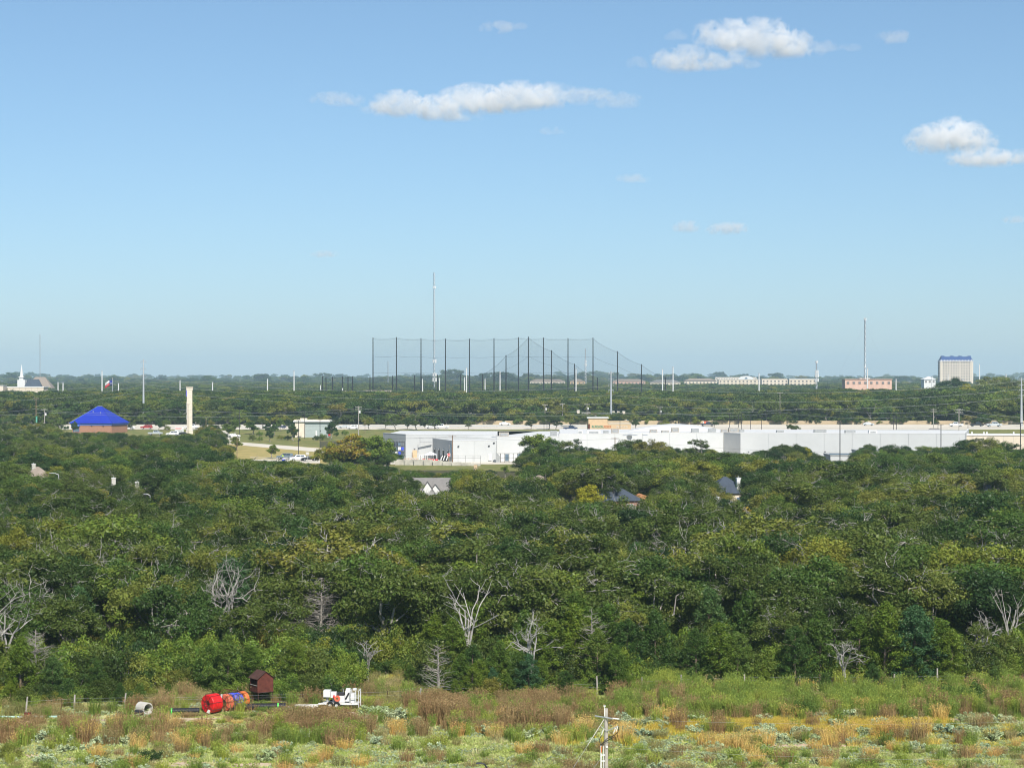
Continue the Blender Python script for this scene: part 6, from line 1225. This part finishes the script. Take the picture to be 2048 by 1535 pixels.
lot_lamp(597, 840, 660, 'dark lamp post before the cream half of the bank', .1); lot_lamp(640, 838, 662, 'dark lamp post before the grey half of the bank', .1); lot_lamp(376, 808, 790, 'brown lamp post in front of the cream pylon', .1); lot_lamp(437, 850, 796, 'dark lamp post on the lot right of the pylon', .1); lot_lamp(479, 818, 800, 'tall dark lamp post left of the small green tree', .09); lot_lamp(609, 822, 780, 'dark lamp post over the bank roof', .09)
# ---- white poles beyond the woods
for i, (px, top, d, lab) in enumerate([(204, 741, 1330, 'tall white pole left of the flag'), (116, 764, 1320, 'short white pole left of the tall white pole'), (126, 765, 1320, 'second short white pole left of the tall one'), (237, 766, 1320, 'short white pole right of the flag'), (360, 760, 1330, 'white pole left of the cream pylon top'), (425, 764, 1325, 'white pole right of the cream pylon top'), (588, 741, 1340, 'white pole left of the driving-range net'), (535, 757, 1330, 'short white pole left of the net'), (641, 770, 1320, 'short white pole under the first net posts'), (685, 776, 1300, 'white pole foot under the low net'), (845, 757, 1330, 'white pole behind the third tall net post'), (879, 755, 1330, 'white pole between net posts, left of the mast foot'), (929, 754, 1330, 'white pole in a close pair, left one'), (933, 735, 1330, 'white pole in a close pair, taller one'), (970, 757, 1330, 'white pole left of the sixth tall net post'), (1000, 742, 1330, 'white pole right of the sixth tall net post'), (1152, 737, 1330, 'white pole right of the ninth tall net post'), (1325, 738, 1330, 'white pole right of the net, left of a pair'), (1346, 733, 1330, 'white pole right of the net, right of a pair'), (1518, 746, 1280, 'white pole before the beige apartments'), (1735, 736, 1290, 'white pole beside the right lattice mast'), (1792, 757, 1310, 'short white pole right of the pink block'), (1864, 752, 1300, 'short white pole left of the tall far block'), (1896, 748, 1280, 'white pole before the tall far block'), (1926, 757, 1290, 'short white pole before the tall far block'), (1959, 728, 1400, 'tall white pole right of the tall far block'), (2012, 748, 1300, 'white pole near the right edge')]):
    h = at_top(px, top, d); t = thing('white_pole', lab, 'pole', B(px, d), 0, 'white steel poles beyond the woods'); MB().tube([(0, 0, 0), (0, 0, h)], [.46, .30], 8).build('shaft', M['white'], t); MB().lathe([(.34, 0), (.34, .3), (0, .4)], (0, 0, h - .2), (0, 0, 1), 8).build('cap', M['galv'], t)
# ---- flag
d = 1290.0; hf = at_top(225, 756, d); t = thing('flag', 'large red, white and blue lone-star flag flying from a pole', 'flag', B(225, d)); MB().tube([(0, 0, 0), (0, 0, hf)], [.3, .16], 8).build('pole', M['galv'], t); MB().lathe([(0, -.2), (.25, 0), (0, .2)], (0, 0, hf), (0, 0, 1), 8).build('finial', M['yellowgrass'] if False else M['tan'], t)
def cloth(u0, u1, v0, v1, m, nm):
    v = []; n = 8
    for j in (0, 1):
        for i in range(n + 1):
            u = u0 + (u1 - u0) * i / n; q = v0 + (v1 - v0) * j; v.append((-.25 - 5.0 * u * .92, .45 * math.sin(u * 7 + q), hf - 1.2 - 3.4 * (1 - q) - 2.2 * u * u))
    o = MB().add(v, [(i, i + 1, n + 2 + i, n + 1 + i) for i in range(n)]).build(nm, M[m], t, smooth=True); sm = o.modifiers.new('thick', 'SOLIDIFY'); sm.thickness = .03
cloth(0, .36, 0, 1, 'flagblue', 'blue_stripe'); cloth(.36, 1, .5, 1, 'white', 'white_stripe'); cloth(.36, 1, 0, .5, 'flagred', 'red_stripe')
sv = []; 
for i in range(10): a = math.pi / 2 + i * math.pi / 5; r_ = .55 if i % 2 == 0 else .22; sv.append((-.95 + math.cos(a) * r_, -.12 + .45 * math.sin(.18 * 7), hf - 3.2 + math.sin(a) * r_))
MB().add(sv + [(-.95, -.12 + .45 * math.sin(.18 * 7), hf - 3.2)], [(10, i, (i + 1) % 10) for i in range(10)]).build('star', M['white'], t)

# ================================================================ driving-range net
M['net'] = bpy.data.materials.new('net_mesh'); M['net'].use_nodes = True; nt = M['net'].node_tree; nt.nodes.clear(); tr = node(nt, 'ShaderNodeBsdfTransparent'); df = node(nt, 'ShaderNodeBsdfDiffuse'); df.inputs[0].default_value = (.02, .03, .04, 1); ms = node(nt, 'ShaderNodeMixShader'); ms.inputs[0].default_value = .085; oo = node(nt, 'ShaderNodeOutputMaterial'); L = nt.links.new; L(tr.outputs[0], ms.inputs[1]); L(df.outputs[0], ms.inputs[2]); L(ms.outputs[0], oo.inputs[0])
t = thing('driving_range_net', 'tall driving-range net hung between black poles against the sky', 'net', B(1000, 1300)); nb_ = t.location
def npole(px, top, d, r=.36): q = B(px, d) - nb_; MB().tube([(q.x, q.y, 0), (q.x, q.y, at_top(px, top, d) * .5), (q.x, q.y, at_top(px, top, d))], [r * 1.1, r, r * .8], 7).build('pole', M['black'], t)
def nrun(ps, d, rows=(.98, .72, .48, .24)):
    for px, top in ps: npole(px, top, d)
    for (a, ta), (b_, tb) in zip(ps[:-1], ps[1:]):
        n = 8; v = []; za, zb_ = at_top(a, ta, d), at_top(b_, tb, d); qa, qb = B(a, d) - nb_, B(b_, d) - nb_
        for i in range(n + 1):
            u = i / n; z = za + (zb_ - za) * u - 4 * u * (1 - u) * (.6 + abs(za - zb_) * .06); x = qa.x + (qb.x - qa.x) * u; v += [(x, qa.y, .5), (x, qa.y, z)]
        MB().add(v, [(2 * i, 2 * i + 2, 2 * i + 3, 2 * i + 1) for i in range(n)]).build('net_panel', M['net'], t)
        for f_ in rows: MB().tube([(v[2 * i][0], qa.y, .5 + (v[2 * i + 1][2] - .5) * f_) for i in range(n + 1)], .05, 3, caps=False).build('cable', M['dark'], t)
nrun([(746, 675), (793, 674), (842, 676), (891, 677), (939, 677), (988, 676), (1037, 674), (1087, 675), (1136, 676), (1186, 675), (1235, 702), (1283, 728), (1331, 754)], 1330)
nrun([(965, 748), (1012, 710), (1057, 673), (1103, 700), (1149, 727), (1195, 755)], 1290)
nrun([(645, 752), (652, 754), (665, 753), (685, 752), (696, 753), (705, 752), (740, 753), (785, 751), (829, 750), (875, 749), (921, 749), (965, 748)], 1310, (.97,))

# ================================================================ masts
def lattice(px, top, d, lab, w0, w1, guyed=True, gear=(), m='galv'):
    h = at_top(px, top, d); t = thing('radio_mast', lab, 'mast', B(px, d)); n = max(8, int(h / 4)); r0 = .09 + d / 24000
    leg = lambda a, z: Vector((math.cos(a) * (w0 + (w1 - w0) * z / h), math.sin(a) * (w0 + (w1 - w0) * z / h), z))
    for i in range(3): a = i * 2.094 + .4; MB().tube([leg(a, 0), leg(a, h)], r0, 4).build('leg', M[m], t)
    b = MB()
    for j in range(n):
        z0, z1 = h * j / n, h * (j + 1) / n
        for i in range(3): a, a2 = i * 2.094 + .4, (i + 1) * 2.094 + .4; b.tube([leg(a, z0), leg(a2, z1)], r0 * .6, 3, caps=False); b.tube([leg(a, z1), leg(a2, z1)], r0 * .6, 3, caps=False)
    b.build('bracing', M[m], t)
    for f_, s_ in gear:
        for i in range(3): a = i * 2.094; MB().box((math.cos(a) * s_ * .7, math.sin(a) * s_ * .7, h * f_), (s_ * .55, s_ * .4, s_ * 1.5), rz=a).build('antenna', M['white'], t)
        MB().tube([(-s_, 0, h * f_), (s_, 0, h * f_)], .12, 4).build('antenna_mount', M[m], t)
    if guyed:
        for i in range(3):
            a = i * 2.094 + .4
            for f_ in (.45, .9): MB().tube([leg(a, h * f_), Vector((math.cos(a) * h * .55, math.sin(a) * h * .55, 0))], .02, 3, caps=False).build('guy_wire', M[m], t)
lattice(868.5, 545, 2060, 'tall guyed lattice mast rising behind the net', .75, .75, True, ((.88, 1.6), (.28, 2.2), (.13, 2.6), (.17, 2.4)))
lattice(1730, 636, 1500, 'slim lattice mast at the right with a beacon on top', .9, .45, True, ((.99, 1.0), (.42, .8)))
lattice(1633, 722, 1750, 'cell tower with three antenna rings left of the pink block', .9, .4, False, ((.98, 1.2), (.5, 1.9), (.62, 1.9), (.72, 1.7)))
lattice(80, 668, 3200, 'faint thin mast in the haze at the left', .5, .5, True); lattice(1171, 697, 2600, 'faint lattice tower behind the right part of the net', 1.6, .5, False, ((.62, 1.8), (.7, 1.5)))
lattice(776, 722, 3000, 'faint thin mast behind the left net posts', .5, .4, True)
t = thing('red_pole', 'short red-brown sign pole at the right beyond the road', 'sign', B(2029, 938)); h = at_top(2029, 813, 938); MB().tube([(0, 0, 0), (0, 0, h)], .22, 6).build('post', M['rust'], t); MB().box((0, 0, h), (1.2, .4, .8)).build('head', M['salmon'], t)

# ================================================================ far buildings
# church with a white spire
d = 1980.0; t = thing('church', 'far white church with a slender spire and broad tan roof', 'church', B(43, d)); t.scale = (.8, .8, 1); h = at_top(43, 728, d); zb = at_top(43, 755, d)
MB().box((0, 0, zb / 2), (4.6, 4.6, zb)).build('tower', M['white'], t); MB().box((0, 0, zb + .5), (5.8, 5.8, .8)).build('tower_cornice', M['white'], t); MB().lathe([(2.6, zb), (2.0, zb + 2.5), (0, h)], (0, 0, 0), (0, 0, 1), 8).build('spire', M['white'], t)
MB().box((0, 3, (zb - 2) / 2), (9, 10, zb - 2)).build('porch', M['white'], t); MB().box((20, 6, 4), (30, 16, 8)).build('nave', M['cream'], t); zr = at_top(80, 753.5, d); MB().hip(6, 36, -3, 15, 8, zr, None, 1).build('nave_roof', M['shinglebrown'], t); MB().box((14, -5, 3.5), (20, 8, 7)).build('hall', M['beige'], t); MB().hip(5, 26, -9, -1, 7, at_top(75, 758, d), None, 1).build('hall_roof', M['shingleblue'], t)
d = 1400.0; t = thing('warehouse', 'long pale flat-roofed building at the far left', 'warehouse', B(50, d)); h = at_top(50, 774, d)
for i in range(6): MB().box(((20 + i * 12 - 50) * S(d) + 2, 0, h / 2), (12 * S(d) - .1, 14, h)).build('bay', M['beige'], t)
MB().box((2, 0, h + .2), (74 * S(d), 14.6, .5)).build('parapet', M['white'], t)
t = thing('warehouse', 'cream block at the left picture edge before the haze', 'warehouse', B(2, d)); h = at_top(2, 771, d); MB().box((0, 0, h / 2), (16 * S(d), 10, h)).build('wall_block', M['cream'], t); MB().box((0, 0, h + .15), (17 * S(d), 10.5, .4)).build('parapet', M['white'], t)
# tall block with a blue mansard roof
d = 3050.0; t = thing('tower_block', 'tall cream block with a blue mansard roof on the right horizon', 'tower block', B(1911, d), R(-3)); s_ = S(d); w_ = 66 * s_; zg = 0; he = at_top(1911, 722.5, d); hr = at_top(1911, 713, d)
MB().box((0, 0, he / 2), (w_, 18, he)).build('wall_block', M['cream'], t)
for x in (-w_ * .46, -w_ * .2, w_ * .1, w_ * .46): MB().box((x, -9.3, he / 2), (w_ * .04, .7, he)).build('pilaster', M['cream'], t)
nf = 10
wm_ = MB().box((0, 0, 0), (w_ / 26, .6, he / nf * .55)).mesh('window', M['shinglegrey'])
for j in range(nf):
    for i in range(13): o = link('window', wm_, t); o.location = (-w_ / 2 + w_ * (i + .5) / 13, -9.2, he * (j + .5) / nf)
for j in range(nf):
    for i in range(5): o = link('window', wm_, t); o.location = (-w_ / 2 - .1, -9 + 18 * (i + .5) / 5, he * (j + .5) / nf); o.rotation_euler = (0, 0, R(90))
MB().box((0, 0, he + .3), (w_ + 1.6, 19.6, .9)).build('cornice', M['white'], t)
x = w_ / 2; MB().add([(-x, -9, he + .6), (x, -9, he + .6), (x, 9, he + .6), (-x, 9, he + .6), (-x + 3.2, -6, hr), (x - 3.2, -6, hr), (x - 3.2, 6, hr), (-x + 3.2, 6, hr)], [(0, 1, 5, 4), (1, 2, 6, 5), (2, 3, 7, 6), (3, 0, 4, 7), (4, 5, 6, 7)]).build('mansard_roof', M['mansard'], t)
for f_ in (-.40, -.12, .12, .40): MB().box((f_ * w_, -3, hr + .6), (w_ * .10, 5, 1.4), taper=.85).build('roof_turret', M['mansard'], t)
for i in range(11): MB().lathe([(0, -.5), (1.0, -.5), (1.0, .5), (0, .5)], (-w_ * .45 + w_ * .09 * i, -8.6, he + 1.6), (0, 1, 0), 10).build('dormer', M['white'], t)
def far_block(px0, px1, top, d, wm, lab, rm='white', floors=3, hip=False, nw=None, base=None):
    h = at_top(px0, top, d); s_ = S(d); w_ = (px1 - px0) * s_; t = thing('far_building', lab, 'building', B((px0 + px1) / 2, d)); MB().box((0, 0, h / 2), (w_, 14, h)).build('wall_block', M[wm], t)
    if hip: MB().hip(-w_ / 2, w_ / 2, -7, 7, h, h + 2.6, None, .8).build('roof', M[rm], t)
    else: MB().box((0, 0, h + .2), (w_ + .8, 14.8, .5)).build('roof', M[rm], t)
    nw = nw or max(3, int(w_ / 4)); me = MB().box((0, 0, 0), (1.7, .4, 1.6)).mesh('window', M['shinglegrey'])
    for j in range(floors):
        for i in range(nw): o = link('window', me, t); o.location = (-w_ / 2 + w_ * (i + .5) / nw, -7.1, h - 2.2 - j * 3.2)
    return t
far_block(1687, 1780, 759, 1500, 'pink', 'long pink brick building left of the tall far block', 'pink', 1); far_block(1717, 1736, 757, 1510, 'white', 'white middle bay above the pink brick building', 'white', 1)
far_block(1436, 1520, 758.5, 2350, 'beige', 'beige apartments, left group on the right horizon', 'white'); far_block(1522, 1575, 758, 2300, 'cream', 'cream apartments, middle group on the right horizon', 'beige'); far_block(1577, 1631, 758, 2280, 'beige', 'beige apartments right up to the cell tower', 'white'); far_block(1430, 1512, 754.5, 3300, 'cream', 'pale long hall with an arched gable on the right horizon', 'white', 1)
far_block(1368, 1432, 761, 2500, 'beige', 'low tan houses left of the beige apartments', 'shinglebrown', 1, True); far_block(1225, 1290, 762, 2500, 'pink', 'low brick houses behind the right end of the net', 'shinglebrown', 1, True); far_block(1140, 1170, 762, 2450, 'tan', 'small tan house behind the net', 'shinglebrown', 1, True); far_block(1060, 1130, 762, 2700, 'beige', 'row of faint houses behind the net', 'shinglebrown', 1, True); far_block(1300, 1360, 764, 2400, 'beige', 'row of faint houses right of the net', 'shinglegrey', 1, True); far_block(1845, 1868, 758, 1900, 'white', 'small white house left of the tall far block', 'white', 1, True)
t = thing('arch_gable', 'rounded white gable on the pale long hall', 'gable', B(1492, 3285)); s_ = S(3285); zb = at_top(1492, 756, 3285); MB().profile([(-14 * s_, 0)] + [(14 * s_ * -math.cos(a), zb + 4.5 * s_ * math.sin(a)) for a in [i * math.pi / 10 for i in range(11)]] + [(14 * s_, 0)], -1, 1).build('wall', M['white'], t); MB().lathe([(0, -.2), (2.4, -.2), (2.4, .2), (0, .2)], (0, -1.1, zb - 1), (0, 1, 0), 12).build('round_window', M['blueglass'], t)
